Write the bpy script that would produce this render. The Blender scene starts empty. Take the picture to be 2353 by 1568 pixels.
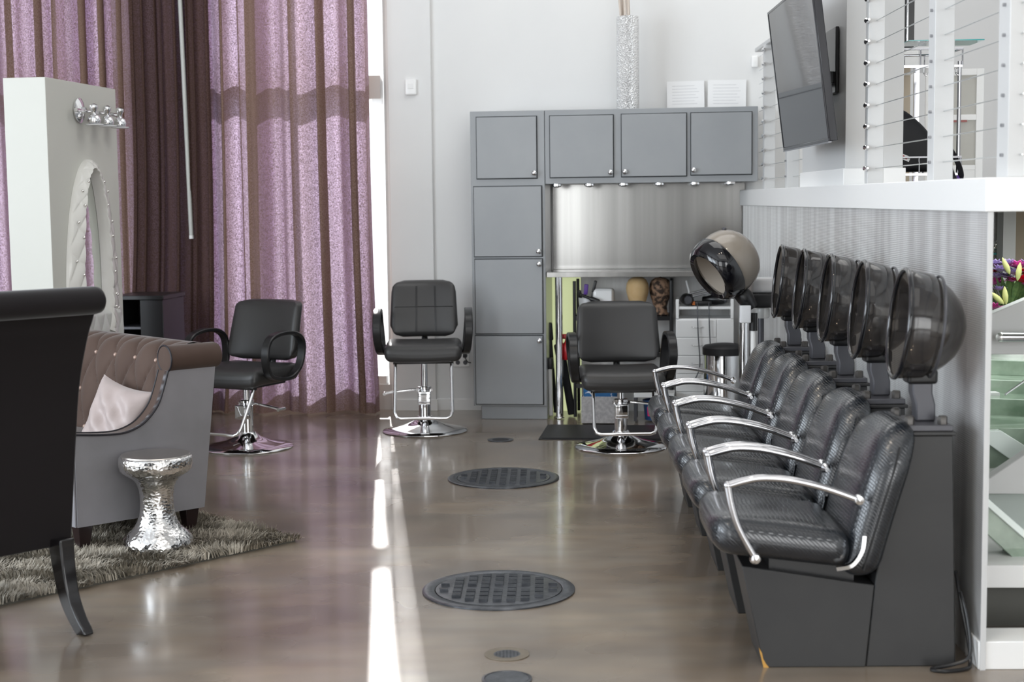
import bpy, math, random
import numpy as np
from math import sin, cos, pi, atan, radians as R, sqrt
from mathutils import Matrix, Vector
random.seed(7); rng = np.random.default_rng(7)
sc = bpy.context.scene
COL = sc.collection

# ------------------------------------------------------------------ camera
FPX = 3450.0; CX, CY = 1176.5, 784.0
H = 1.55; PITCH = atan((784 - 461.5) / FPX); ROLL = 0.0118
_cp, _sp = cos(PITCH), sin(PITCH)
FW = Vector((0, _cp, -_sp)); _u0 = Vector((0, _sp, _cp)); _r0 = Vector((1, 0, 0))
RT = _r0 * cos(ROLL) - _u0 * sin(ROLL); UP = _u0 * cos(ROLL) + _r0 * sin(ROLL)
cam = bpy.data.cameras.new('camera'); camo = bpy.data.objects.new('camera', cam); COL.objects.link(camo)
m = Matrix.Identity(4)
for i in range(3):
    m[i][0] = RT[i]; m[i][1] = UP[i]; m[i][2] = -FW[i]
m[2][3] = H
camo.matrix_world = m
cam.sensor_width = 36.0; cam.lens = 36.0 * FPX / 2353.0
cam.clip_start = 0.05; cam.clip_end = 200
cam.dof.use_dof = True; cam.dof.focus_distance = 7.3; cam.dof.aperture_fstop = 3.2
sc.camera = camo

# the place is measured from sight lines: a point of the photograph plus its true distance
def ray(px, py): return FW + RT * ((px - CX) / FPX) + UP * (-(py - CY) / FPX)
def AZ(px, py, z=0.0):
    d = ray(px, py); t = (z - H) / d.z; return Vector((d.x * t, d.y * t, z))
def AY(px, py, y):
    d = ray(px, py); t = y / d.y; return Vector((d.x * t, y, H + d.z * t))
def PLN(px, py, p, n):
    d = ray(px, py); t = (n[0] * p[0] + n[1] * p[1]) / (n[0] * d.x + n[1] * d.y)
    return Vector((d.x * t, d.y * t, H + d.z * t))

# the back wall of the room stands a little askew
TH = atan(0.122); WO = Vector((-0.57, 11.12)); WU = Vector((cos(TH), -sin(TH))); WN = Vector((-sin(TH), -cos(TH)))
def wpt(u, off, z=0.0):
    p = WO + WU * u + WN * off; return Vector((p.x, p.y, z))
def wuz(px, py, off):
    q = PLN(px, py, WO + WN * off, WN); d = Vector((q.x, q.y)) - WO
    return d.dot(WU), q.z
# the low partition on the right
QR = -atan(0.0229); QO = Vector((1.522, 4.80, 0))

# ------------------------------------------------------------------ mesh building
class MB:
    def __init__(s): s.v = []; s.f = []; s.M = None
    def at(s, M): s.M = M; return s
    def add(s, vs, fs):
        o = len(s.v)
        if s.M is not None: vs = [tuple(s.M @ Vector(v)) for v in vs]
        s.v.extend(vs); s.f.extend([tuple(i + o for i in f) for f in fs]); return s
    def box(s, x0, x1, y0, y1, z0, z1):
        vs = [(x, y, z) for z in (z0, z1) for y in (y0, y1) for x in (x0, x1)]
        return s.add(vs, [(0, 2, 3, 1), (4, 5, 7, 6), (0, 1, 5, 4), (2, 6, 7, 3), (0, 4, 6, 2), (1, 3, 7, 5)])
    def prism(s, poly, t0, t1, axis='y'):
        n = len(poly)
        def P(p, t): return (p[0], t, p[1]) if axis == 'y' else ((p[0], p[1], t) if axis == 'z' else (t, p[0], p[1]))
        vs = [P(p, t0) for p in poly] + [P(p, t1) for p in poly]
        fs = [tuple(range(n))[::-1], tuple(range(n, 2 * n))] + [(i, (i + 1) % n, n + (i + 1) % n, n + i) for i in range(n)]
        return s.add(vs, fs)
    def lathe(s, prof, n=32, c=(0, 0, 0), cap=True, axis='z', sx=1.0):
        vs = []; fs = []
        for r, z in prof:
            for k in range(n):
                a = 2 * pi * k / n; p = (r * cos(a) * sx, r * sin(a), z)
                if axis == 'x': p = (p[2], p[0], p[1])
                if axis == 'y': p = (p[0], p[2], p[1])
                vs.append((p[0] + c[0], p[1] + c[1], p[2] + c[2]))
        for j in range(len(prof) - 1):
            for k in range(n):
                fs.append((j * n + k, j * n + (k + 1) % n, (j + 1) * n + (k + 1) % n, (j + 1) * n + k))
        if cap:
            fs.append(tuple(range(n))[::-1]); fs.append(tuple((len(prof) - 1) * n + k for k in range(n)))
        return s.add(vs, fs)
    def cyl(s, c, r, z0, z1, n=24, axis='z'): return s.lathe([(r, z0), (r, z1)], n, c, True, axis)
    def sphere(s, c, r, n=16, sz=1.0):
        pr = [(max(1e-4, r * sin(pi * j / n)), -r * sz * cos(pi * j / n)) for j in range(n + 1)]
        return s.lathe(pr, n * 2 if n < 12 else 24, c, False)
    def tube(s, pts, r, n=10, closed=False, smooth=0, flat=None):
        P = [Vector(p) for p in pts]
        if smooth: P = catmull(P, smooth, closed)
        N = len(P); rs = r if isinstance(r, (list, tuple)) else None
        vs = []; fs = []; nrm = None
        for i in range(N):
            t = (P[(i + 1) % N] - P[i - 1]) if closed else (P[min(i + 1, N - 1)] - P[max(i - 1, 0)])
            t.normalize()
            if nrm is None:
                nrm = t.orthogonal().normalized() if flat is None else (Vector(flat) - t * Vector(flat).dot(t)).normalized()
            else:
                nrm = (nrm - t * nrm.dot(t)).normalized()
            b = t.cross(nrm)
            if rs is not None:
                q = i / (N - 1) * (len(rs) - 1); a = int(min(q, len(rs) - 2)); rr = rs[a] + (rs[a + 1] - rs[a]) * (q - a) if len(rs) > 1 else rs[0]
            else: rr = r
            for k in range(n):
                a = 2 * pi * k / n; vs.append(tuple(P[i] + nrm * (cos(a) * rr) + b * (sin(a) * rr)))
        for i in range(N if closed else N - 1):
            j = (i + 1) % N
            for k in range(n):
                fs.append((i * n + k, i * n + (k + 1) % n, j * n + (k + 1) % n, j * n + k))
        if not closed:
            fs.append(tuple(range(n))[::-1]); fs.append(tuple((N - 1) * n + k for k in range(n)))
        return s.add(vs, fs)
    def sweep(s, pts, sect, smooth=0, closed=False, upv=(0, 0, 1)):
        """sweep a closed 2D section (a, b): a along the side vector, b along upv-ish"""
        P = [Vector(p) for p in pts]
        if smooth: P = catmull(P, smooth, closed)
        N = len(P); n = len(sect); vs = []; fs = []
        for i in range(N):
            t = (P[(i + 1) % N] - P[i - 1]) if closed else (P[min(i + 1, N - 1)] - P[max(i - 1, 0)])
            t.normalize(); sd = t.cross(Vector(upv)).normalized(); u = sd.cross(t)
            for a, b in sect: vs.append(tuple(P[i] + sd * a + u * b))
        for i in range(N if closed else N - 1):
            j = (i + 1) % N
            for k in range(n): fs.append((i * n + k, i * n + (k + 1) % n, j * n + (k + 1) % n, j * n + k))
        if not closed:
            fs.append(tuple(range(n))[::-1]); fs.append(tuple((N - 1) * n + k for k in range(n)))
        return s.add(vs, fs)
    def rbox(s, c, size, r, n=6, deform=None):
        h = [x / 2 for x in size]; r = min(r, min(h) * 0.999)
        def axis(hh):
            a = [-hh + r * (1 - cos(pi / 2 * k / 4)) for k in range(4)]
            mid = [-(hh - r) + 2 * (hh - r) * k / n for k in range(n + 1)]
            return a + mid + [-x for x in a[::-1]]
        ax = [axis(x) for x in h]; idx = {}; vs = []; fs = []
        def V(p):
            k = (round(p[0], 6), round(p[1], 6), round(p[2], 6))
            if k not in idx:
                q = [max(-(h[i] - r), min(h[i] - r, p[i])) for i in range(3)]
                d = Vector([p[i] - q[i] for i in range(3)])
                if d.length > 1e-9: d = d.normalized() * r
                w = Vector(q) + d
                idx[k] = len(vs); vs.append((w.x, w.y, w.z))
            return idx[k]
        for i in range(3):
            j, k = (i + 1) % 3, (i + 2) % 3
            for sgn in (-1, 1):
                for a in range(len(ax[j]) - 1):
                    for b in range(len(ax[k]) - 1):
                        q = []
                        for (aa, bb) in ((a, b), (a + 1, b), (a + 1, b + 1), (a, b + 1)):
                            p = [0, 0, 0]; p[i] = sgn * h[i]; p[j] = ax[j][aa]; p[k] = ax[k][bb]; q.append(V(p))
                        if len(set(q)) >= 3: fs.append(tuple(q) if sgn > 0 else tuple(q[::-1]))
        if deform: vs = [tuple(deform(*v)) for v in vs]
        vs = [(v[0] + c[0], v[1] + c[1], v[2] + c[2]) for v in vs]
        return s.add(vs, fs)
    def grid(s, fn, nu, nv, closed_u=False):
        vs = [tuple(fn(i / (nu if closed_u else nu - 1), j / (nv - 1))) for j in range(nv) for i in range(nu)]
        fs = []
        for j in range(nv - 1):
            for i in range(nu if closed_u else nu - 1):
                k = (i + 1) % nu
                fs.append((j * nu + i, j * nu + k, (j + 1) * nu + k, (j + 1) * nu + i))
        return s.add(vs, fs)

def catmull(P, k, closed=False):
    out = []; N = len(P)
    for i in range(N if closed else N - 1):
        p0 = P[i - 1] if (i > 0 or closed) else P[0]; p1 = P[i]; p2 = P[(i + 1) % N]
        p3 = P[(i + 2) % N] if (i + 2 < N or closed) else P[-1]
        for j in range(k):
            t = j / k
            out.append(0.5 * ((2 * p1) + (p2 - p0) * t + (2 * p0 - 5 * p1 + 4 * p2 - p3) * t * t + (3 * p1 - p0 - 3 * p2 + p3) * t ** 3))
    if not closed: out.append(P[-1].copy())
    return out

def tag(o, label=None, cat=None, group=None, kind=None):
    if label: o['label'] = label
    if cat: o['category'] = cat
    if group: o['group'] = group
    if kind: o['kind'] = kind
    return o
def obj(name, mb, mat, parent=None, bevel=0.0, sharp=42, solid=0, sub=0):
    me = bpy.data.meshes.new(name); me.from_pydata([tuple(v) for v in mb.v], [], mb.f); me.validate(); me.update()
    me.shade_smooth()
    try: me.set_sharp_from_angle(angle=R(sharp))
    except Exception: pass
    o = bpy.data.objects.new(name, me); COL.objects.link(o)
    me.materials.append(mat)
    if parent is not None: o.parent = parent
    if solid:
        mo = o.modifiers.new('solid', 'SOLIDIFY'); mo.thickness = solid
    if bevel:
        mo = o.modifiers.new('bevel', 'BEVEL'); mo.width = bevel; mo.segments = 2; mo.limit_method = 'ANGLE'; mo.angle_limit = R(40)
    if sub:
        mo = o.modifiers.new('sub', 'SUBSURF'); mo.levels = sub; mo.render_levels = sub
    return o
def thing(name, label, cat, loc=(0, 0, 0), rz=0.0, group=None):
    o = bpy.data.objects.new(name, None); COL.objects.link(o); o.location = loc; o.rotation_euler = (0, 0, rz)
    o.empty_display_size = 0.1
    return tag(o, label, cat, group)
def struct(name, mb, mat, bevel=0.0):
    return tag(obj(name, mb, mat, None, bevel), kind='structure')
def copy_tree(o, parent=None):
    c = o.copy(); COL.objects.link(c); c.parent = parent
    for ch in list(o.children): copy_tree(ch, c)
    return c

# ------------------------------------------------------------------ materials
def mat(name, color=(.8, .8, .8), rough=.5, metal=0.0, spec=.5, coat=0.0, crough=.05, bump=None, vary=None, sheen=0, alpha=1, rvary=None, aniso=0, trans=0, ior=1.45, emit=None):
    M = bpy.data.materials.new(name); M.use_nodes = True; nt = M.node_tree; N = nt.nodes; L = nt.links
    b = N['Principled BSDF']; I = b.inputs
    I['Base Color'].default_value = (*color, 1); I['Roughness'].default_value = rough; I['Metallic'].default_value = metal
    I['Specular IOR Level'].default_value = spec; I['Coat Weight'].default_value = coat; I['Coat Roughness'].default_value = crough
    I['Alpha'].default_value = alpha; I['Transmission Weight'].default_value = trans; I['IOR'].default_value = ior
    I['Anisotropic'].default_value = aniso
    if sheen: I['Sheen Weight'].default_value = sheen; I['Sheen Roughness'].default_value = .4
    if emit: I['Emission Color'].default_value = (*emit[0], 1); I['Emission Strength'].default_value = emit[1]
    tc = N.new('ShaderNodeTexCoord')
    def noise(scale, detail=3, kind='noise'):
        mp = N.new('ShaderNodeMapping'); L.new(tc.outputs['Object'], mp.inputs['Vector'])
        mp.inputs['Scale'].default_value = scale if isinstance(scale, tuple) else (scale,) * 3
        if kind == 'noise':
            t = N.new('ShaderNodeTexNoise'); t.inputs['Scale'].default_value = 1; t.inputs['Detail'].default_value = detail; o = t.outputs['Fac']
        else:
            t = N.new('ShaderNodeTexVoronoi'); t.inputs['Scale'].default_value = 1; o = t.outputs['Distance']
        L.new(mp.outputs['Vector'], t.inputs['Vector']); return o
    if vary:
        col2, scale, lo, hi = vary[:4]
        cr = N.new('ShaderNodeValToRGB'); cr.color_ramp.elements[0].position = lo; cr.color_ramp.elements[1].position = hi
        cr.color_ramp.elements[0].color = (*color, 1); cr.color_ramp.elements[1].color = (*col2, 1)
        L.new(noise(scale, vary[4] if len(vary) > 4 else 4), cr.inputs['Fac']); L.new(cr.outputs['Color'], I['Base Color'])
    if rvary:
        scale, lo, hi = rvary
        mr = N.new('ShaderNodeMapRange'); mr.inputs['From Min'].default_value = .3; mr.inputs['From Max'].default_value = .7
        mr.inputs['To Min'].default_value = lo; mr.inputs['To Max'].default_value = hi
        L.new(noise(scale), mr.inputs['Value']); L.new(mr.outputs['Result'], I['Roughness'])
    if bump:
        scale, strength, dist = bump[:3]
        bp = N.new('ShaderNodeBump'); bp.inputs['Strength'].default_value = strength; bp.inputs['Distance'].default_value = dist
        L.new(noise(scale, 3, bump[3] if len(bump) > 3 else 'noise'), bp.inputs['Height']); L.new(bp.outputs['Normal'], I['Normal'])
        if coat: L.new(bp.outputs['Normal'], I['Coat Normal'])
    return M

M = {}
M['wall'] = mat('wall_paint', (.80, .80, .79), .55, vary=((.77, .77, .765), 1.5, .3, .7))
M['white'] = mat('white_paint', (.88, .88, .87), .45)
M['whitegloss'] = mat('white_lacquer', (.92, .92, .91), .25, coat=.3)
M['cream'] = mat('cream_paint', (.64, .64, .59), .5)
M['greywall'] = mat('grey_paint', (.55, .545, .54), .6)
M['ceil'] = mat('ceiling_paint', (.8, .8, .8), .8)
M['black'] = mat('black_plastic', (.012, .012, .013), .28)
M['blackmat'] = mat('black_rubber', (.020, .020, .022), .5, bump=(60, .15, .002))
M['blackgloss'] = mat('black_gloss', (.006, .006, .008), .07, coat=.5)
M['leather'] = mat('black_leather', (.032, .031, .031), .40, spec=.65, bump=(180, .12, .001))
def croc_mat():
    Mx = mat('black_embossed_leather', (.009, .012, .017), .25, spec=.8, coat=.45, crough=.16)
    nt = Mx.node_tree; N = nt.nodes; L = nt.links; b = N['Principled BSDF']
    tc = N.new('ShaderNodeTexCoord'); sp = N.new('ShaderNodeSeparateXYZ'); L.new(tc.outputs['Object'], sp.inputs[0])
    nz = N.new('ShaderNodeTexNoise'); nz.inputs['Scale'].default_value = 14; L.new(tc.outputs['Object'], nz.inputs['Vector'])
    ad = N.new('ShaderNodeMath'); ad.operation = 'MULTIPLY_ADD'; L.new(sp.outputs[0], ad.inputs[0]); ad.inputs[1].default_value = 1.0; L.new(sp.outputs[2], ad.inputs[2])
    a2 = N.new('ShaderNodeMath'); a2.operation = 'MULTIPLY_ADD'; L.new(nz.outputs['Fac'], a2.inputs[0]); a2.inputs[1].default_value = .02; L.new(ad.outputs[0], a2.inputs[2])
    cb = N.new('ShaderNodeCombineXYZ'); L.new(sp.outputs[1], cb.inputs[0]); L.new(a2.outputs[0], cb.inputs[1])
    br = N.new('ShaderNodeTexBrick'); br.inputs['Scale'].default_value = 1.0; br.inputs['Brick Width'].default_value = .034; br.inputs['Row Height'].default_value = .0135
    br.inputs['Mortar Size'].default_value = .0022; br.inputs['Mortar Smooth'].default_value = 1.0; L.new(cb.outputs[0], br.inputs['Vector'])
    iv = N.new('ShaderNodeMath'); iv.operation = 'SUBTRACT'; iv.inputs[0].default_value = 1; L.new(br.outputs['Fac'], iv.inputs[1])
    bp = N.new('ShaderNodeBump'); bp.inputs['Strength'].default_value = .42; bp.inputs['Distance'].default_value = .0014
    L.new(iv.outputs[0], bp.inputs['Height']); L.new(bp.outputs['Normal'], b.inputs['Normal']); L.new(bp.outputs['Normal'], b.inputs['Coat Normal'])
    return Mx
M['croc'] = croc_mat()
M['chrome'] = mat('chrome', (.86, .86, .87), .06, 1.0)
M['chromearm'] = mat('chrome_arm', (.60, .60, .62), .07, 1.0)
M['chromedk'] = mat('worn_chrome', (.42, .42, .44), .10, 1.0)
M['steel'] = mat('brushed_steel', (.34, .336, .327), .15, 1.0, vary=((.25, .247, .24), (10, 10, .2), .3, .7))
M['steelpale'] = mat('pale_steel', (.78, .78, .77), .28, 1.0)
M['cab'] = mat('grey_cabinet_paint', (.275, .290, .305), .33, coat=.45, crough=.24, vary=((.305, .318, .330), 3.0, .3, .7))
M['cabin'] = mat('dark_gap', (.03, .035, .04), .6)
M['dryerbox'] = mat('charcoal_laminate', (.024, .024, .025), .40, vary=((.033, .033, .033), 4.0, .3, .7), bump=(30, .04, .002))
M['postgrey'] = mat('dark_grey_metal', (.085, .085, .095), .35, .3)
M['bolt'] = mat('dull_bolt', (.075, .070, .066), .35, .5)
M['woodraw'] = mat('raw_wood', (.55, .30, .07), .6)
M['velvet'] = mat('black_velvet', (.012, .010, .011), .75, sheen=.25, spec=.2)
M['legwood'] = mat('black_lacquered_wood', (.008, .007, .008), .12, coat=.4)
M['legdark'] = mat('dark_stained_wood', (.022, .012, .012), .3)
M['taupe'] = mat('taupe_velvet', (.078, .051, .041), .65, sheen=.18, spec=.15, vary=((.094, .063, .051), 6.0, .3, .7))
M['satin'] = mat('silver_grey_velvet', (.215, .208, .218), .46, sheen=.35, vary=((.28, .27, .288), 3.0, .35, .7))
M['piping'] = mat('black_piping', (.01, .008, .012), .5)
M['pillow'] = mat('pale_pink_satin', (.42, .35, .335), .45, sheen=.4, bump=(25, .2, .01))
M['button'] = mat('covered_button', (.42, .30, .25), .3, .2)
M['hammer'] = mat('hammered_silver', (.80, .79, .78), .14, 1.0, bump=((62, 62, 80), .55, .0035, 'voronoi'))
M['stooltop'] = mat('smooth_silver', (.66, .62, .58), .24, 1.0)
M['iron'] = mat('cast_iron', (.065, .070, .080), .28, .55, bump=(70, .25, .004), vary=((.12, .127, .14), 25, .35, .7))
M['sandring'] = mat('drain_grille', (.20, .17, .13), .5, .3)
M['cork'] = mat('cork', (.60, .40, .19), .7, vary=((.66, .47, .25), 20, .3, .7))
M['cork2'] = mat('dark_cork', (.04, .025, .018), .75, vary=((.36, .22, .14), 30, .42, .58))
M['paper'] = mat('white_paper', (.88, .88, .88), .7)
M['ink'] = mat('grey_ink', (.45, .45, .47), .7)
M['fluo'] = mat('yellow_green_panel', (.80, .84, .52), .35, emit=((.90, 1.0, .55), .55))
M['red'] = mat('red_plastic', (.45, .01, .015), .3)
M['pink'] = mat('pink_label', (.9, .05, .20), .5)
M['bluebucket'] = mat('dark_blue_plastic', (.02, .07, .20), .4)
M['bluedots'] = mat('blue_cloth_with_dots', (.02, .12, .30), .7, vary=((.75, .75, .78), 26, .56, .60))
M['greyfabric'] = mat('grey_fabric_bin', (.42, .40, .40), .8, vary=((.55, .53, .52), 40, .4, .65))
M['purple'] = mat('purple_plastic', (.16, .06, .42), .35)
M['orange'] = mat('orange_plastic', (.75, .22, .05), .4)
M['brownbox'] = mat('brown_carton', (.28, .12, .04), .7)
M['tanmat'] = mat('tan_plastic', (.30, .26, .215), .2, coat=.4)
M['tanin'] = mat('tan_liner', (.55, .49, .42), .35)
M['screen'] = mat('screen_glass', (.030, .030, .034), .045, spec=.9)
M['tvframe'] = mat('black_bezel', (.02, .02, .024), .15)
M['glitter'] = mat('glitter', (.90, .90, .90), .18, .5, bump=(115, 1.0, .010, 'voronoi'))
M['straw'] = mat('dried_grass', (.70, .62, .55), .8)
M['glassgreen'] = mat('green_glass', (.15, .215, .155), .06, spec=.9, vary=((.36, .45, .36), 5, .35, .65))
M['glassedge'] = mat('lit_glass_edge', (.86, .95, .91), .08, spec=.9)  # light caught by the glass, put into a near-white colour
M['teal'] = mat('teal_glass_shelf', (.10, .42, .42), .06)
M['treadgrey'] = mat('grey_green_riser', (.46, .51, .48), .4)
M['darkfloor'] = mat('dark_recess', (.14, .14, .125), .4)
M['tan'] = mat('tan_wall', (.45, .38, .29), .6)
M['acrylic'] = mat('frosted_plastic', (.82, .83, .85), .2)
M['clearjar'] = mat('clear_jar', (.75, .75, .72), .08, alpha=.55)
M['leaf'] = mat('leaf_green', (.08, .16, .06), .5, vary=((.20, .30, .10), 40, .3, .7))
M['bud'] = mat('lily_bud', (.55, .55, .22), .5)
M['lilac'] = mat('lilac_petals', (.42, .33, .58), .6)
M['magenta'] = mat('magenta_petals', (.60, .10, .36), .6)
M['redpetal'] = mat('red_petals', (.55, .005, .03), .5)
M['bag'] = mat('black_nylon', (.008, .008, .011), .6)
M['rugbase'] = mat('rug_backing', (.10, .095, .08), .9)
M['silvertuft'] = mat('white_patent_leather', (.80, .79, .75), .22, coat=.3)
M['greytuft'] = mat('silver_leatherette', (.62, .62, .60), .3, coat=.2)
M['crystal'] = mat('crystal_stud', (.9, .88, .85), .05, .9)
M['mirror'] = mat('mirror_glass', (.82, .86, .82), .02, 1.0)
M['wire'] = mat('steel_cable', (.70, .73, .74), .25, .9)
M['railwhite'] = mat('pale_grey_post', (.62, .625, .625), .4)

M['outlet'] = mat('outlet_plate', (.93, .93, .92), .2, coat=.5)
M['wand'] = mat('pale_rod', (.56, .57, .54), .4)

def smoke_mat():
    Mx = bpy.data.materials.new('smoked_plastic'); Mx.use_nodes = True; nt = Mx.node_tree; N = nt.nodes; L = nt.links
    b = N['Principled BSDF']; b.inputs['Base Color'].default_value = (.022, .022, .024, 1); b.inputs['Roughness'].default_value = .09
    b.inputs['Coat Weight'].default_value = .4; b.inputs['Coat Roughness'].default_value = .06
    t = N.new('ShaderNodeBsdfTransparent'); t.inputs['Color'].default_value = (.80, .71, .62, 1)
    mx = N.new('ShaderNodeMixShader'); mx.inputs['Fac'].default_value = .76
    L.new(t.outputs[0], mx.inputs[1]); L.new(b.outputs[0], mx.inputs[2]); L.new(mx.outputs[0], N['Material Output'].inputs['Surface'])
    return Mx
M['smoke'] = smoke_mat()

def floor_mat():
    Mx = bpy.data.materials.new('polished_concrete'); Mx.use_nodes = True; nt = Mx.node_tree; N = nt.nodes; L = nt.links
    b = N['Principled BSDF']; tc = N.new('ShaderNodeTexCoord')
    def nz(scale, det, sx=1, sy=1):
        mp = N.new('ShaderNodeMapping'); mp.inputs['Scale'].default_value = (sx, sy, 1); L.new(tc.outputs['Object'], mp.inputs['Vector'])
        t = N.new('ShaderNodeTexNoise'); t.inputs['Scale'].default_value = scale; t.inputs['Detail'].default_value = det; t.inputs['Roughness'].default_value = .6
        L.new(mp.outputs['Vector'], t.inputs['Vector']); return t.outputs['Fac']
    cr = N.new('ShaderNodeValToRGB'); e = cr.color_ramp.elements
    e[0].position = .30; e[0].color = (.128, .099, .074, 1); e[1].position = .72; e[1].color = (.35, .300, .235, 1)
    k = e.new(.5); k.color = (.232, .190, .146, 1)
    L.new(nz(1.1, 3, .8, 1.3), cr.inputs['Fac'])
    cr2 = N.new('ShaderNodeValToRGB'); e = cr2.color_ramp.elements
    e[0].position = .34; e[0].color = (.80, .82, .86, 1); e[1].position = .68; e[1].color = (1.08, 1.02, .97, 1)
    L.new(nz(2.6, 2.5, .6, 1.6), cr2.inputs['Fac'])
    mx = N.new('ShaderNodeMixRGB'); mx.blend_type = 'MULTIPLY'; mx.inputs['Fac'].default_value = .8
    L.new(cr.outputs['Color'], mx.inputs[1]); L.new(cr2.outputs['Color'], mx.inputs[2]); L.new(mx.outputs['Color'], b.inputs['Base Color'])
    mr = N.new('ShaderNodeMapRange'); mr.inputs['From Min'].default_value = .3; mr.inputs['From Max'].default_value = .7
    mr.inputs['To Min'].default_value = .20; mr.inputs['To Max'].default_value = .30
    L.new(nz(1.6, 2), mr.inputs['Value']); L.new(mr.outputs['Result'], b.inputs['Roughness'])
    b.inputs['Specular IOR Level'].default_value = .62
    b.inputs['Coat Weight'].default_value = .35; b.inputs['Coat Roughness'].default_value = .10
    bp = N.new('ShaderNodeBump'); bp.inputs['Strength'].default_value = .02; bp.inputs['Distance'].default_value = .02
    L.new(nz(5, 3), bp.inputs['Height']); L.new(bp.outputs['Normal'], b.inputs['Normal'])
    return Mx
M['floor'] = floor_mat()

def paper_mat(name, base, streak):
    """silvery wallpaper: fine horizontal ribs with vertical metallic runs"""
    Mx = bpy.data.materials.new(name); Mx.use_nodes = True; nt = Mx.node_tree; N = nt.nodes; L = nt.links
    b = N['Principled BSDF']; tc = N.new('ShaderNodeTexCoord')
    mp = N.new('ShaderNodeMapping'); mp.inputs['Scale'].default_value = (9, 9, .55); L.new(tc.outputs['Object'], mp.inputs['Vector'])
    t = N.new('ShaderNodeTexNoise'); t.inputs['Scale'].default_value = 1.0; t.inputs['Detail'].default_value = 5; L.new(mp.outputs['Vector'], t.inputs['Vector'])
    cr = N.new('ShaderNodeValToRGB'); cr.color_ramp.elements[0].position = .40; cr.color_ramp.elements[1].position = .62
    cr.color_ramp.elements[0].color = (*streak, 1); cr.color_ramp.elements[1].color = (*base, 1)
    L.new(t.outputs['Fac'], cr.inputs['Fac']); L.new(cr.outputs['Color'], b.inputs['Base Color'])
    w = N.new('ShaderNodeTexWave'); w.wave_type = 'BANDS'; w.bands_direction = 'Z'; w.inputs['Scale'].default_value = 42; w.inputs['Distortion'].default_value = 1.2
    w.inputs['Detail'].default_value = 1; L.new(tc.outputs['Object'], w.inputs['Vector'])
    bp = N.new('ShaderNodeBump'); bp.inputs['Strength'].default_value = .22; bp.inputs['Distance'].default_value = .003
    L.new(w.outputs['Fac'], bp.inputs['Height']); L.new(bp.outputs['Normal'], b.inputs['Normal'])
    b.inputs['Metallic'].default_value = .45; b.inputs['Roughness'].default_value = .38
    return Mx
M['wallpaper'] = paper_mat('silver_wallpaper', (.78, .785, .78), (.60, .595, .59))

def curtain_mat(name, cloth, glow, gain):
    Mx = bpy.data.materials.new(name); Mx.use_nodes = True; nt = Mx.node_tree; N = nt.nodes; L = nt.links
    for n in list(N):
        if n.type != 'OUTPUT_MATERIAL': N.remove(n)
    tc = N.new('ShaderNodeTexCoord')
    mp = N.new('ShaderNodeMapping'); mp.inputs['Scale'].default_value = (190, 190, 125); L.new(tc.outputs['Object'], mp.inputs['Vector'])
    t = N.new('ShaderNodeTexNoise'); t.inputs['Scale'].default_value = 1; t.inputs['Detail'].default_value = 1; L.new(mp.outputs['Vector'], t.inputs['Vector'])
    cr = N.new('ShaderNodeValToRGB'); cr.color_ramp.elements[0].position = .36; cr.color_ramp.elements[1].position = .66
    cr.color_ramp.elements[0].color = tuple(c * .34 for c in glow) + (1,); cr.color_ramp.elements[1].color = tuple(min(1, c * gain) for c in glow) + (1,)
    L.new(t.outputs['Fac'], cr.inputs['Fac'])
    # vertical bands painted into the translucence for the shade of doubled folds
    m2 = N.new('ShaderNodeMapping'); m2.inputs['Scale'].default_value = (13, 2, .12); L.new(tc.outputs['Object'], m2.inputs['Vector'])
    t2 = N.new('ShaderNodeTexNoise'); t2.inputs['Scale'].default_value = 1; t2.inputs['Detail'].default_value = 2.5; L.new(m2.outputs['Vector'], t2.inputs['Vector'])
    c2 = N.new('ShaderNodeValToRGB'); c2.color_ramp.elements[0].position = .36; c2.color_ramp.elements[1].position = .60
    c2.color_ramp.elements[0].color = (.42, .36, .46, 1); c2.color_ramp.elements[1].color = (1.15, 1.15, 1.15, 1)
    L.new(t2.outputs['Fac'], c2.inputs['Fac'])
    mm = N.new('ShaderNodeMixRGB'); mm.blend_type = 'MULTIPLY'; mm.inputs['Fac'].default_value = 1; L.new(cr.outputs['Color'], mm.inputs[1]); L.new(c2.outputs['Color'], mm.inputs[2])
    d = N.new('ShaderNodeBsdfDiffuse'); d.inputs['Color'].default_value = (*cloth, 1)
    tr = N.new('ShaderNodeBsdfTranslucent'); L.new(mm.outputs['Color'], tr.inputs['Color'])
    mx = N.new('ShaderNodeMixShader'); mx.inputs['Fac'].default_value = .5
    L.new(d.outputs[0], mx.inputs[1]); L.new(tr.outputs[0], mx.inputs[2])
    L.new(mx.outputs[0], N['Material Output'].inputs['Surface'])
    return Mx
M['curtain'] = curtain_mat('mauve_curtain_cloth', (.46, .30, .23), (.170, .138, .195), 2.5)
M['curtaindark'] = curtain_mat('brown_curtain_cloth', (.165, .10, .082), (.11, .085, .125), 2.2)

def pile_mat():
    Mx = bpy.data.materials.new('shag_pile'); Mx.use_nodes = True; nt = Mx.node_tree; N = nt.nodes; L = nt.links
    b = N['Principled BSDF']; tc = N.new('ShaderNodeTexCoord')
    t = N.new('ShaderNodeTexNoise'); t.inputs['Scale'].default_value = 22; t.inputs['Detail'].default_value = 3; L.new(tc.outputs['Object'], t.inputs['Vector'])
    cr = N.new('ShaderNodeValToRGB'); cr.color_ramp.elements[0].position = .3; cr.color_ramp.elements[1].position = .7
    cr.color_ramp.elements[0].color = (.17, .15, .115, 1); cr.color_ramp.elements[1].color = (.47, .42, .345, 1)
    L.new(t.outputs['Fac'], cr.inputs['Fac']); L.new(cr.outputs['Color'], b.inputs['Base Color'])
    b.inputs['Roughness'].default_value = .6
    return Mx
M['pile'] = pile_mat()

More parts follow.
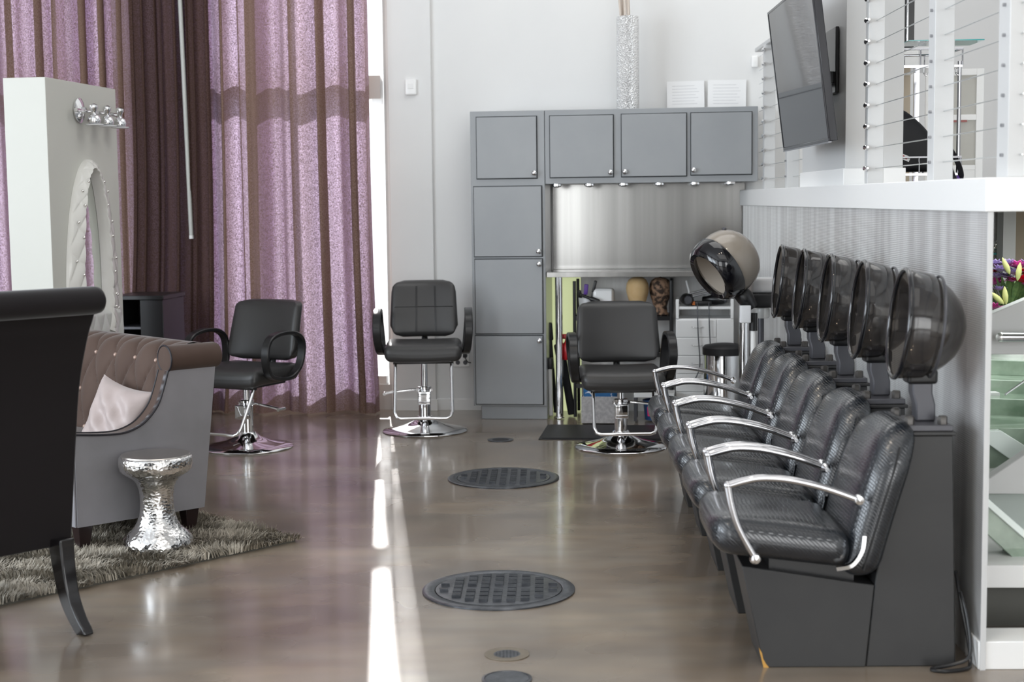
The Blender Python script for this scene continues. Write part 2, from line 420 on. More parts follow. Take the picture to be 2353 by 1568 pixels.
# ------------------------------------------------------------------ room shell
def wroot(u, off, z=0.0): return tuple(wpt(u, off, z))
RZW = -TH
def wstruct(name, mb, mt, bevel=0):
    o = struct(name, mb, mt, bevel); o.location = wroot(0, 0); o.rotation_euler = (0, 0, RZW); return o

CEIL = 5.0
struct('floor', MB().box(-7, 7.0, -6, 14.0, -.10, 0), M['floor'])
struct('ceiling', MB().box(-7, 7.0, -6, 14.0, CEIL, CEIL + .1), M['ceil'])
# back wall (local frame: x along the wall, +y away from the room)
uL = wuz(893, 500, 0)[0]
o = wstruct('wall_back', MB().box(uL, 7.6, 0, .16, 0, CEIL), M['wall'])
u_p = wuz(997, 600, .035)[0]
wstruct('wall_pilaster', MB().box(uL + .02, u_p, -.035, 0, 0, CEIL), M['wall'], .004)
WX0, WX1 = -5.6, uL                      # the window run behind the curtains
wstruct('wall_window_base', MB().box(WX0, WX1, 0, .16, 0, .19), M['greywall'])
wstruct('wall_window_head', MB().box(WX0, WX1, 0, .16, 4.45, CEIL), M['wall'])
pu0, pu1 = wuz(308, 400, 0)[0], wuz(432, 400, 0)[0]
wstruct('wall_window_pier', MB().box(pu0, pu1, .0, .16, .19, 4.45), M['greywall'])
zm = wuz(700, 258, -.1)[1] + .17
def window(n, u0, u1, nx):
    w = wstruct('window_%d' % n, MB().box(u0, u1, .075, .081, .19, 4.45), M['pane'])
    fr = MB(); b = .05
    fr.box(u0, u0 + b, .05, .13, .19, 4.45); fr.box(u1 - .03, u1, .05, .13, .19, 4.45)
    fr.box(u0 + b, u1 - b, .05, .13, .19, .25); fr.box(u0 + b, u1 - b, .05, .13, 4.39, 4.45)
    fr.box(u0 + b, u1 - b, .03, .13, zm - .085, zm + .085)
    sb = obj('added_sun_film', MB().box(u1 - .114, u1 - .03, .032, .036, .26, 4.40), M['sunfilm'], w)  # added translucent strip, narrows the sun streak and whitens the slit
    for k in range(1, nx):
        c = u0 + (u1 - u0) * k / nx; fr.box(c - .02, c + .02, .05, .13, .25, 4.39)
    f = obj('window_frame', fr, M['railwhite'], w); return w
pane = bpy.data.materials.new('window_pane'); pane.use_nodes = True
_n = pane.node_tree; _t = _n.nodes.new('ShaderNodeBsdfTransparent'); _g = _n.nodes.new('ShaderNodeBsdfGlossy'); _g.inputs['Roughness'].default_value = .02
_m = _n.nodes.new('ShaderNodeMixShader'); _m.inputs['Fac'].default_value = .05
_n.links.new(_t.outputs[0], _m.inputs[1]); _n.links.new(_g.outputs[0], _m.inputs[2]); _n.links.new(_m.outputs[0], _n.nodes['Material Output'].inputs['Surface'])
M['pane'] = pane
fb_ = bpy.data.materials.new('sun_shaping_film'); fb_.use_nodes = True  # diffuses the sun in the added strip
_n = fb_.node_tree; _t = _n.nodes.new('ShaderNodeBsdfTranslucent'); _t.inputs['Color'].default_value = (.9, .9, .9, 1)
_n.links.new(_t.outputs[0], _n.nodes['Material Output'].inputs['Surface']); M['sunfilm'] = fb_
window(1, pu1, WX1, 1)
window(2, WX0, pu0, 2)
lw = MB()
for y0, y1 in ((-4.5, -3.2), (-.2, .2), (3.2, 3.6), (6.6, 12.6)): lw.box(-6.2, -6.04, y0, y1, 0, CEIL)
lw.box(-6.2, -6.04, -4.5, 12.6, 0, .45); lw.box(-6.2, -6.04, -4.5, 12.6, 4.45, CEIL)
struct('wall_left', lw, M['wall'])
struct('wall_right', MB().box(6.5, 6.66, -6, 12.0, 0, CEIL), M['wall'])
# wall behind the camera with its three big windows
rw = MB()
for x0, x1 in ((-6.1, -5.4), (-2.35, .9), (3.1, 3.4), (5.6, 6.6)): rw.box(x0, x1, -4.6, -4.45, 0, CEIL)
rw.box(-6.1, 6.6, -4.6, -4.45, 0, .35); rw.box(-6.1, 6.6, -4.6, -4.45, 4.2, CEIL)
struct('wall_front', rw, M['wall'])
wstruct('wall_grey_sheet', MB().box(wuz(2045, 300, .02)[0], 7.5, -.02, 0, 1.607, CEIL), M['greywall'])  # thin grey sheet added over the back wall to darken this end
# baseboards
wstruct('baseboard_back', MB().box(u_p, wuz(1092, 940, 0)[0] + .05, -.014, 0, 0, .085), M['white'], .002)
wstruct('baseboard_pilaster', MB().box(uL + .02, u_p + .014, -.049, -.035, 0, .085), M['white'], .002)
# silver papered wall under the counter and pale yellow panel beside the cabinet
CO = .50                                      # cabinet front plane, from the wall
cu0 = wuz(1085, 700, CO)[0]; cu1 = wuz(1253, 600, CO)[0]; cuR = wuz(1742, 330, CO)[0]
pnl_u = wuz(1335, 700, 0)[0]
wstruct('wall_panel', MB().box(pnl_u, cuR + .25, -.006, 0, 0, 1.02), M['wallpaper'])
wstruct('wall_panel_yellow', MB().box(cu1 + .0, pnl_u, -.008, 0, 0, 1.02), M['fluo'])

# partition on the right, its white platform above
def qstruct(name, mb, mt, bevel=0):
    o = struct(name, mb, mt, bevel); o.location = QO; o.rotation_euler = (0, 0, QR); return o
qstruct('partition', MB().box(0, .014, 0, 5.95, 0, 1.506), M['wallpaper'])
qstruct('trim_partition', MB().box(-.002, .016, -.006, 0, 0, 1.497), M['railwhite'])
qstruct('slab_platform', MB().box(-.012, 5.0, -.012, 6.2, 1.497, 1.606), M['white'], .003)
qstruct('trim_corner', MB().box(.10, .113, 5.80, 5.94, 0, 1.5), M['postgrey'])
# column on the platform carrying the television
QW = .145
qstruct('column_platform', MB().box(.075, .36, 2.68, 3.92, 1.606, CEIL), M['railwhite'], .003)
qstruct('baseboard_column', MB().box(.064, .372, 2.668, 3.932, 1.606, 1.69), M['white'], .003)

# ------------------------------------------------------------------ cabinets on the back wall
def wthing(name, label, cat, u, off, z=0.0, group=None):
    return thing(name, label, cat, wroot(u, off, z), RZW, group)
def knob(parent, x, y, z):
    k = MB().lathe([(.004, 0), (.006, .006), (.015, .016), (.018, .024), (.013, .031), (.001, .034)], 18, (x, y, z), axis='y')
    for i in range(len(k.v)): v = k.v[i]; k.v[i] = (v[0], 2 * y - v[1], v[2])
    k.f = [f[::-1] for f in k.f]
    return obj('knob', k, M['chrome'], parent)
zt = wuz(1085, 256, CO)[1]; zdiv = wuz(1085, 428, CO)[1]; ztoe = wuz(1092, 934, CO)[1]
zt = round(zt, 3)
def uz(px, py): return wuz(px, py, CO)
W1 = cu1 - cu0; DEP = CO - .012
tall = wthing('tall_cabinet', 'tall grey four-door cabinet standing on the floor against the back wall', 'cabinet', cu0, CO)
b = MB()
b.box(0, W1, .022, DEP, ztoe, zt); b.box(.05, W1, .05, DEP, 0, ztoe)
obj('body', b, M['cab'], tall, .003)
def door(parent, ua, ub, za, zb, kn, u0, y=0.0):
    d = MB().box(ua - u0, ub - u0, y, y + .0215, za, zb); o = obj('door', d, M['cab'], parent, .003)
    g = .006
    fr = MB(); yy = y + .0205
    for (a, b2, c, e) in ((ua - u0 - g, ub - u0 + g, zb, zb + g), (ua - u0 - g, ub - u0 + g, za - g, za), (ua - u0 - g, ua - u0, za, zb), (ub - u0, ub - u0 + g, za, zb)):
        fr.box(a, b2, yy, yy + .003, c, e)
    obj('gap', fr, M['cabin'], o)
    knob(o, kn[0] - u0, y, kn[1]); return o
for (x0, y0, x1, y1, kx, ky) in ((1094, 270, 1233, 409, 1228, 398), (1088, 430, 1245, 589, 1238, 578), (1091, 597, 1247, 767, 1239, 607), (1092, 773, 1248, 930, 1240, 783)):
    ua, zb = uz(x0, y0); ub, za = uz(x1, y1); k = uz(kx, ky)
    door(tall, ua, ub, za, zb, k, cu0)
wallc = wthing('wall_cabinet', 'long grey three-door wall cabinet above the steel backsplash', 'cabinet', cu1 + .003, CO, 0)
zbw = uz(1500, 420)[1]; W2 = cuR - cu1 - .003
obj('body', MB().box(0, W2, .022, DEP, zbw, zt), M['cab'], wallc, .003)
for (x0, y0, x1, y1, kx, ky) in ((1263, 267, 1409, 406, 1403, 396), (1428, 263, 1577, 404, 1436, 395), (1588, 260, 1727, 400, 1594, 391)):
    ua, zb = uz(x0, y0); ub, za = uz(x1, y1); k = uz(kx, ky)
    door(wallc, ua, ub, za, zb, k, cu1 + .003)
# puck lights under it
for i, px in enumerate((1276, 1352, 1431, 1514, 1596, 1678)):
    u = uz(px, 424)[0]
    nm = ['first', 'second', 'third', 'fourth', 'fifth', 'sixth'][i]
    t = wthing('puck_light', '%s of the six small puck lights under the grey wall cabinet, from the left' % nm, 'light', u, CO - .10, zbw, 'puck lights under the wall cabinet')
    obj('housing', MB().lathe([(.036, 0), (.036, -.014), (.028, -.020)], 20), M['chrome'], t)
    obj('lens', MB().lathe([(.027, -.0195), (.012, -.025), (.001, -.026)], 20), M['acrylic'], t)
# stainless backsplash and counter
zc1 = wuz(1260, 626, .46)[1]; zc0 = wuz(1260, 638, .46)[1]
tag(obj('steel_backsplash', MB().box(cu1 + .012, wuz(1711, 520, .02)[0], -.016, -.002, zc1 + .002, zbw - .002), M['steel']), 'brushed steel backsplash panel between wall cabinet and counter', 'backsplash')
bs = bpy.data.objects['steel_backsplash']; bs.location = wroot(0, 0); bs.rotation_euler = (0, 0, RZW)
ct = wthing('steel_counter', 'narrow stainless steel counter on a round chrome leg', 'counter', 0, 0)
obj('top', MB().box(cu1 + .004, wuz(1700, 622, .46)[0], -.46, -.02, zc0, zc1), M['steel'], ct, .002)
lu = wuz(1285, 800, .42)[0]
lg = MB().lathe([(.026, .006), (.026, zc0)], 28, (lu, -.42, 0)); lg.lathe([(.033, .006), (.033, .012), (.026, .016)], 28, (lu, -.42, 0))
obj('leg', lg, M['chrome'], ct)
# black floor mat under it
mA = AZ(1237, 1011); mB = AZ(1570, 1014)
mt = MB().box(0, 1.30, 0, .62, 0, .006); mt.box(0.02, 1.28, .02, .60, .006, .011)
o = obj('floor_mat', mt, M['blackmat'], None, .004); o.location = mA; o.rotation_euler = (0, 0, RZW)
tag(o, 'black rubber mat on the floor in front of the steel counter', 'mat')

# things on top of the wall cabinet
vu = wuz(1443, 245, .30)[0]; vz = zt
vs = thing('glitter_vase', 'tall silver glitter cylinder vase standing on the wall cabinet', 'vase', wroot(vu, .30, vz), RZW)
vh = wuz(1443, 38, .30)[1] - vz
vm = MB().lathe([(.078, 0), (.079, .01), (.077, vh - .01), (.074, vh), (.068, vh), (.068, .02), (.002, .02)], 40)
obj('body', vm, M['glitter'], vs)
br = thing('dried_branches', 'bundle of pale dried branches in the glitter vase', 'plant', wroot(vu - .02, .30, vz + .03), RZW)
for k in range(7):
    a = k * 2.4; r = .03
    obj('stem', MB().tube([(r * cos(a) * .6, r * sin(a) * .6, 0), (r * cos(a), r * sin(a), vh), (.05 * cos(a + .4) - .03, .05 * sin(a + .4), vh + .25), (.10 * cos(a + .7) - .05, .07 * sin(a), vh + .6)], [.006, .008, .006, .003], 7, smooth=4), M['straw'], br)
for i, (x0, x1, yt) in enumerate(((1533, 1619, 188), (1626, 1714, 184))):
    ua, z1 = wuz(x0, yt, .02); ub, _ = wuz(x1, yt, .02); hh = z1 - zt
    lab = ('left of the two white printed sheets leaning on the wall above the cabinet', 'right of the two white printed sheets leaning on the wall above the cabinet')[i]
    t = thing('paper_sheet', lab, 'paper', wroot(ua, .035, zt), RZW, 'printed sheets above the wall cabinet')
    t.rotation_euler = (R(-2.5), R(-.8 if i == 0 else .6), RZW)
    obj('sheet', MB().box(0, ub - ua, 0, .0012, 0.004, hh), M['paper'], t)
    ink = MB()
    for r_ in range(7):
        z = hh * (.84 - .10 * r_); wv = (ub - ua) * (.62 + .16 * ((r_ * 37) % 5) / 5)
        ink.box((ub - ua) * .14, min((ub - ua) * .86, (ub - ua) * .12 + wv), -.0006, .0002, z - .0016, z)
    obj('printed_lines', ink, M['ink'], t)

# wall fittings
tu, tz = wuz(945, 201, .035)
t = thing('thermostat', 'small white thermostat on the pale pilaster beside the curtain', 'thermostat', wroot(tu, .035, tz), RZW)
obj('cover', MB().rbox((0, -.015, 0), (.085, .03, .115), .012, 2), M['whitegloss'], t)
obj('dial', MB().box(-.022, .022, -.0325, -.029, -.012, .03), M['white'], t, .002)
ou, oz = wuz(1061, 825, 0)
t = thing('wall_outlet', 'white double outlet plate low on the wall beside the tall cabinet', 'outlet', wroot(ou, 0, oz), RZW)
obj('plate', MB().rbox((0, -.004, 0), (.118, .010, .118), .004, 2), M['outlet'], t)
for sx in (-.028, .028):
    for sz in (-.026, .026):
        s_ = MB(); s_.lathe([(.017, -.0105), (.016, -.012)], 18, (sx, 0, sz), axis='y')
        for q in range(2): s_.box(sx - .007 + q * .011, sx - .0045 + q * .011, -.0128, -.0118, sz - .004, sz + .006)
        obj('socket', s_, M['postgrey'], t)
plg = thing('plug', 'black plug with cord in the white outlet beside the tall cabinet', 'plug', wroot(ou + .028, .013, oz + .026), RZW)
obj('body', MB().rbox((0, -.014, 0), (.028, .028, .030), .008, 2), M['black'], plg)
obj('cord', MB().tube([(0, -.025, -.005), (.012, -.03, -.03), (.03, -.02, -.05), (.045, -.012, -.052)], .0035, 8, smooth=5), M['black'], plg)
su, sz_ = wuz(1734, 142, .02)
t = thing('wall_switch', 'small white box on the back wall beside the far cable railing', 'switch', wroot(su, 0, sz_), RZW)
obj('box', MB().rbox((0, -.022, 0), (.045, .044, .08), .008, 2), M['whitegloss'], t)
obj('button', MB().box(-.008, .008, -.047, -.043, -.012, .012), M['white'], t, .001)

# ------------------------------------------------------------------ under the counter
RO = .40                                     # rack front posts, from the wall
ra = wuz(1320, 700, RO)[0]; rb = wuz(1542, 700, RO)[0]
rack = wthing('black_rack', 'black metal shelf rack standing under the steel counter', 'rack', ra, RO)
rw_ = rb - ra
for (x, y) in ((0, 0), (rw_, 0), (0, .33), (rw_, .33)):
    obj('post', MB().lathe([(.012, 0.012), (.012, .98)], 14, (x, y, 0)), M['black'], rack)
for z in (.25, .47, .73):
    s_ = MB()
    s_.box(-.01, rw_ + .01, -.008, .002, z - .03, z); s_.box(-.01, rw_ + .01, .328, .338, z - .03, z)
    s_.box(-.01, 0, 0, .33, z - .03, z); s_.box(rw_, rw_ + .01, 0, .33, z - .03, z)
    for k in range(14):
        x = rw_ * (k + .5) / 14; s_.box(x - .004, x + .004, 0, .33, z - .008, z - .002)
    obj('shelf', s_, M['black'], rack)
SH = .731
def rk(px, off): return wuz(px, 700, off)[0]
# tool cup
u = rk(1346, .30)
cup = wthing('tool_cup', 'grey frosted cup of tools on the rack under the counter', 'cup', u, .30, SH)
obj('body', MB().lathe([(.042, 0), (.052, .125), (.049, .125), (.040, .005), (.001, .005)], 24), M['acrylic'], cup)
for k, (dx, dy, ln, mt_, lab, nm, tx, ty) in enumerate((
        (-.015, .0, .21, 'purple', 'purple comb standing in the grey cup on the rack', 'comb', .10, .0),
        (.012, .01, .24, 'black', 'black brush leaning up in the grey cup on the rack', 'brush', .25, .0),
        (-.02, .01, .17, 'black', 'short black tool at the back of the grey cup', 'tool', -.15, .1))):
    t = thing(nm if nm != 'tool' else 'styling_tool', lab, nm if nm != 'tool' else 'tool', wroot(u + dx, .30 - dy, SH + .01), RZW)
    t.rotation_euler = (ty, tx, RZW)
    obj('handle', MB().rbox((0, 0, ln * .35), (.013, .010, ln * .7), .004, 2), M['black'], t)
    obj('head', MB().rbox((0, 0, ln * .83), (.030 if mt_ == 'purple' else .022, .016, ln * .36), .006, 2), M[mt_], t)
t = thing('hair_brush', 'black round brush lying out sideways from the grey cup', 'brush', wroot(u + .03, .36, SH + .125), RZW)
t.rotation_euler = (0, R(112), RZW)
obj('handle', MB().lathe([(.002, -.07), (.010, -.065), (.010, 0)], 12), M['black'], t)
obj('head', MB().lathe([(.010, 0), (.019, .02), (.019, .07), (.004, .085)], 14), M['black'], t)
# white appliance
u = rk(1387, .26)
t = thing('wax_warmer', 'white glossy upright appliance beside the grey cup on the rack', 'appliance', wroot(u, .26, SH), RZW - .1)
obj('housing', MB().rbox((0, 0, .095), (.155, .10, .19), .028, 3), M['whitegloss'], t)
obj('front_panel', MB().rbox((.010, -.050, .10), (.115, .010, .15), .004, 2), M['white'], t)
# wig heads
def wig_head(px, off, mt_, label, s=1.0):
    t = wthing('wig_head', label, 'mannequin head', rk(px, off), off, SH)
    pr = [(.055, 0), (.054, .03), (.050, .06), (.057, .085), (.070, .125), (.081, .165), (.085, .20), (.080, .235), (.066, .262), (.040, .28), (.002, .287)]
    obj('head', MB().lathe([(r * s, z * s) for r, z in pr], 32), M[mt_], t)
    obj('neck_base', MB().lathe([(.062 * s, 0), (.062 * s, .012), (.055 * s, .016)], 28), M[mt_], t)
wig_head(1465, .30, 'cork', 'pale cork wig head on the rack under the steel counter', .955)
wig_head(1517, .24, 'cork2', 'dark mottled wig head beside the pale one on the rack', .93)
# lower shelves
t = wthing('storage_bin', 'grey fabric bin full of blue dotted cloth in front of the rack', 'bin', rk(1379, .58), .60, .0115)
w_ = .128
bb_ = MB(); bb_.box(-w_, w_, -.10, -.095, 0, .185); bb_.box(-w_, w_, .095, .10, 0, .185); bb_.box(-w_, -w_ + .005, -.095, .095, 0, .185); bb_.box(w_ - .005, w_, -.095, .095, 0, .185); bb_.box(-w_ + .005, w_ - .005, -.095, .095, 0, .005)
obj('body', bb_, M['greyfabric'], t, .002)
t2 = wthing('dotted_cloth', 'blue cloth with white dots heaped in the grey fabric bin', 'cloth', rk(1379, .58), .60, .0185)
obj('heap', MB().rbox((0, 0, .125), (.235, .17, .25), .05, 6, lambda x, y, z: (x, y, z + .02 * sin(x * 40) * cos(y * 35) * (1 if z > 0 else 0))), M['bluedots'], t2)
t = wthing('step_stool', 'low white shelf board standing over the blue bucket', 'stool', rk(1500, .48), .50, 0.0115)
obj('top', MB().box(-.13, .15, -.09, .12, .165, .195), M['whitegloss'], t, .003)
for (x, y) in ((-.12, -.08), (.14, -.08), (-.12, .11), (.14, .11)):
    obj('leg', MB().box(x - .01, x + .01, y - .01, y + .01, 0, .165), M['postgrey'], t)
t = wthing('bucket', 'dark blue bucket with a pink label under the white shelf board', 'bucket', rk(1503, .48), .49, .0115)
obj('body', MB().lathe([(.066, 0), (.078, .13), (.082, .13), (.082, .14), (.074, .14), (.062, .006), (.001, .006)], 28), M['bluebucket'], t)
lb = MB().grid(lambda a, b2: ((.0725 + .0055 * b2 + .0020) * sin((a - .5) * 1.3), -(.0725 + .0055 * b2 + .0020) * cos((a - .5) * 1.3), .03 + .065 * b2), 14, 3)
obj('label', lb, M['pink'], t)
t = wthing('brown_carton', 'small brown carton beside the blue bucket', 'box', rk(1543, .46), .49, .0115)
obj('body', MB().box(-.02, .02, -.05, .05, 0, .13), M['brownbox'], t, .002)
obj('flap', MB().box(-.02, .02, -.05, .0, .13, .134), M['brownbox'], t)
t = wthing('brown_box', 'flat brown box on the middle shelf of the rack', 'box', rk(1470, .30), .30, .471)
obj('body', MB().box(-.14, .10, -.10, .1, 0, .085), M['brownbox'], t, .002)
obj('lid', MB().box(-.142, .102, -.102, .102, .085, .097), M['orange'], t, .001)
# things leaning beside the cabinet
def lean(name, label, cat, px, off, h, w, mt_, tilt, mt2='black'):
    t = wthing(name, label, cat, wuz(px, 900, off)[0], off, 0.012)
    t.rotation_euler = (0, R(tilt), RZW)
    obj('shaft', MB().rbox((0, 0, h * .42), (w * .6, w * .6, h * .84), .01, 2), M[mt_], t)
    obj('head', MB().rbox((0, 0, h * .9), (w, w * .8, h * .2), .012, 2), M[mt2], t)
lean('dustpan', 'black handled pan leaning beside the tall cabinet', 'dustpan', 1277, .20, .66, .05, 'black', -4)
lean('floor_brush', 'black brush with a pale stick standing beside the tall cabinet', 'brush', 1266, .36, .42, .05, 'outlet', -1)
lean('umbrella', 'folded black umbrella leaning behind the chrome counter leg', 'umbrella', 1314, .28, .52, .09, 'bag', -9)
t = wthing('spray_bottle', 'red spray bottle hanging behind the chrome counter leg', 'bottle', wuz(1303, 810, .40)[0], .38, .42)
obj('body', MB().lathe([(.032, 0), (.038, .02), (.038, .10), (.018, .13), (.014, .15)], 20), M['red'], t)
obj('trigger', MB().rbox((-.012, 0, .165), (.06, .022, .035), .008, 2), M['red'], t)
# white drawer trolley
TU0, TU1 = wuz(1553, 800, .42)[0], wuz(1686, 800, .42)[0]; TW = TU1 - TU0
tr = wthing('drawer_trolley', 'white drawer trolley of tools under the right end of the counter', 'trolley', TU0, .42, 0.012)
tz1 = wuz(1560, 733, .42)[1] - .012; tzt = wuz(1560, 688, .42)[1] - .012
b_ = MB(); b_.box(0, TW, .012, .34, .05, tz1)
for x in (0, TW - .022):
    b_.box(x, x + .022, 0, .022, tz1, tzt); b_.box(x, x + .022, .318, .34, tz1, tzt)
b_.box(.022, TW - .022, .005, .335, tz1 + .065, tz1 + .085)
obj('body', b_, M['whitegloss'], tr, .003)
dw = TW * .70; n_ = 5; dh = (tz1 - .06) / n_
for k in range(n_):
    z0 = .055 + k * dh
    d = obj('drawer', MB().box(.004, dw, 0, .0125, z0 + .003, z0 + dh - .003), M['whitegloss'], tr, .003)
    obj('handle', MB().tube([(dw * .40, .0, z0 + dh * .62), (dw * .41, -.012, z0 + dh * .58), (dw * .53, -.016, z0 + dh * .56), (dw * .65, -.012, z0 + dh * .58), (dw * .66, 0, z0 + dh * .62)], .003, 8, smooth=3), M['chrome'], d)
obj('side_panel', MB().box(dw + .006, TW, .002, .0125, .055 + 2 * dh, tz1 - .003), M['whitegloss'], tr, .003)
for (x, y) in ((.03, .04), (TW - .03, .04), (.03, .31), (TW - .03, .31)):
    obj('caster', MB().lathe([(.024, -.01), (.024, .01)], 16, (x, y, .0245), axis='x'), M['black'], tr)
zt0 = tz1 + .098
def trpt(x, y, z=0): return wroot(TU0 + x, .42 - y, zt0 + z)
def dryer(name, label, x, y, rz, s=1.0):
    t = thing(name, label, 'hair dryer', trpt(x, y, .045 * s), RZW + rz)
    obj('barrel', MB().lathe([(.030 * s, -.09 * s), (.040 * s, -.07 * s), (.042 * s, .02 * s), (.028 * s, .07 * s), (.024 * s, .10 * s)], 22, axis='y'), M['black'], t)
    obj('handle', MB().tube([(0, .0, -.01), (.05 * s, .01, -.025 * s), (.12 * s, .02, -.03 * s)], .014 * s, 10, smooth=3), M['black'], t)
    obj('nozzle', MB().lathe([(.022 * s, -.105 * s), (.030 * s, -.09 * s)], 20, axis='y'), M['postgrey'], t)
dryer('hair_dryer', 'black hair dryer lying nozzle-first on the left of the white trolley', .075, .10, .15)
dryer('hair_dryer', 'black hair dryer lying on the right of the white trolley', .27, .15, 1.3, .85)
t = thing('flat_iron', 'silver flat iron lying across the tools on the white trolley', 'hair iron', trpt(.20, .10, .085), RZW + .15)
t.rotation_euler = (0, R(-14), RZW + .2)
obj('plate_arm', MB().rbox((0, 0, .0), (.22, .022, .012), .005, 2), M['chromedk'], t)
obj('plate_arm', MB().rbox((.005, 0, .026), (.22, .022, .012), .005, 2), M['chromedk'], t)
obj('hinge', MB().lathe([(.012, -.014), (.012, .014)], 14, (-.1, 0, .012), axis='y'), M['black'], t)
t = thing('clipper', 'black clipper with orange tip on the white trolley', 'clipper', trpt(.19, .05, .02), RZW)
obj('body', MB().rbox((0, 0, 0), (.12, .038, .034), .012, 2), M['black'], t)
obj('tip', MB().rbox((-.065, 0, 0), (.022, .030, .026), .006, 2), M['orange'], t)
t = thing('white_brush', 'white handled brush standing up among tools on the trolley', 'brush', trpt(.115, .14, 0), RZW)
t.rotation_euler = (0, R(-14), RZW)
obj('handle', MB().rbox((0, 0, .10), (.013, .010, .16), .004, 2), M['whitegloss'], t)
obj('head', MB().rbox((0, 0, .02), (.022, .018, .06), .005, 2), M['postgrey'], t)
t = thing('white_bowl', 'white oval bowl on the back of the white trolley', 'bowl', trpt(.27, .27, .0), RZW)
obj('bowl', MB().lathe([(.03, 0.005), (.07, .05), (.085, .075), (.08, .075), (.06, .045), (.001, .01)], 28), M['whitegloss'], t)
for i, (x, z1_, z2_, lab) in enumerate(((.155, .30, .1, 'thin dark cord hanging down the left of the white drawers'), (.235, .50, .1, 'thin dark cord hanging down the right of the white drawers'))):
    c = obj('cord', MB().tube([(x, .05, zt0 + .01), (x - .005, -.008, zt0 - .005), (x, -.020, zt0 - .2), (x + .012, -.020, zt0 - .42), (x - .02 + .03 * i, -.020, zt0 - .52)], .004, 8, smooth=6), M['postgrey'])
    c.location = wroot(TU0, .42, .012); c.rotation_euler = (0, 0, RZW); tag(c, lab, 'cord')
# trash can
tc_ = AY(1664, 900, 10.12)
t = thing('trash_can', 'round steel trash can with black lid beside the white trolley', 'trash can', (tc_.x, 10.12, 0))
rr = .142
obj('body', MB().lathe([(rr - .002, .02), (rr, .03), (rr, .50)], 40), M['chrome'], t)
obj('lid', MB().lathe([(rr + .004, .497), (rr + .005, .545), (rr - .01, .56), (.06, .572), (.001, .574)], 40), M['blackmat'], t)
obj('base_ring', MB().lathe([(rr + .004, 0), (rr + .004, .022), (rr - .002, .026)], 40), M['black'], t)

# ------------------------------------------------------------------ free-standing hood dryer
SD = Vector((1.275, 8.55, 0))
sd = thing('hood_dryer', 'tan hood dryer with black visor tipped up on a white stand', 'hair dryer', SD)
hc = AY(1668, 606, 8.55) - SD
Rh = .188
ax = Vector((-.78, -.34, -.52)).normalized()           # the way the opening looks
rot = Vector((0, 0, 1)).rotation_difference(-ax).to_matrix().to_4x4()
MH = Matrix.Translation(hc) @ rot
outer = [(.150, -.105), (.165, -.095), (.183, -.02), (.188, .02), (.180, .07), (.160, .112), (.125, .145), (.08, .170), (.04, .18), (.001, .183)]
dome = MB().at(MH).lathe([p for p in outer if p[1] >= -.100] , 44, cap=False)
obj('dome', dome, M['tanmat'], sd, solid=.004)
inn = MB().at(MH).lathe([(.150, -.09), (.160, .0), (.150, .06), (.12, .11), (.06, .145), (.001, .152)], 40, cap=False)
obj('liner', inn, M['tanin'], sd)
vis = MB().at(MH).lathe([(.128, -.128), (.150, -.137), (.170, -.122), (.186, -.070), (.192, -.035), (.189, -.030), (.183, -.05), (.163, -.099), (.150, -.108), (.134, -.112), (.128, -.128)], 44, cap=False)
obj('visor', vis, M['blackgloss'], sd)
bar = MB().at(MH).tube([(0, .02, .148), (.0, .06, .135), (0, .125, .085)], .006, 8); obj('arm_bracket', bar, M['postgrey'], sd)
obj('top_knob', MB().lathe([(.012, 0), (.014, .012), (.008, .018)], 14, tuple(AY(1664, 530, 8.55) - SD)), M['postgrey'], sd)
q = AY(1712, 688, 8.55) - SD
obj('neck', MB().tube([tuple(hc + Vector((.07, .03, -.15))), tuple(q + Vector((0, 0, .01))), tuple(q + Vector((.04, 0, -.05)))], [.045, .05, .035], 14, smooth=4), M['black'], sd)
pl = AY(1731, 760, 8.55) - SD
obj('pole', MB().lathe([(.0155, .05), (.0155, pl.z + .02)], 20, (pl.x, pl.y, 0)), M['whitegloss'], sd)
obj('collar', MB().lathe([(.024, pl.z), (.024, pl.z + .10)], 20, (pl.x, pl.y, 0)), M['black'], sd)
bx = AY(1712, 722, 8.5) - SD
obj('switch_box', MB().rbox(tuple(bx), (.062, .05, .10), .006, 2), M['acrylic'], sd)
bs_ = MB().lathe([(.20, 0), (.20, .02), (.06, .05), (.02, .06)], 36, (pl.x, pl.y, 0)); obj('base', bs_, M['black'], sd)
# chrome tube pole beside the trash can and the articulated black arm with a clear jar
q = AY(1709, 780, 9.2)
t = thing('chrome_pole', 'chrome pole standing behind the tipped hood dryer', 'pole', (q.x, 9.2, 0))
obj('tube', MB().lathe([(.03, .02), (.03, q.z + .2)], 24), M['chrome'], t)
obj('foot', MB().lathe([(.09, 0), (.09, .012), (.03, .02)], 28), M['black'], t)
q = AY(1752, 690, 8.75)
t = thing('facial_steamer', 'black and white steamer head with a clear jar beside the hood dryer', 'steamer', (q.x, 8.75, 0))
obj('stand', MB().lathe([(.018, .03), (.018, q.z - .02)], 18, (.0, .05, 0)), M['postgrey'], t)
obj('foot', MB().lathe([(.085, 0), (.085, .02), (.02, .04)], 28, (.0, .05, 0)), M['black'], t)
hb = MB().rbox((0, 0, q.z), (.17, .12, .085), .014, 3); obj('head', hb, M['black'], t)
obj('tank', MB().rbox((.0, .01, q.z + .088), (.15, .11, .09), .02, 3), M['acrylic'], t)
jar = MB().lathe([(.040, q.z - .045), (.042, q.z - .06), (.042, q.z - .095), (.034, q.z - .105), (.001, q.z - .106)], 24); obj('jar', jar, M['clearjar'], t)
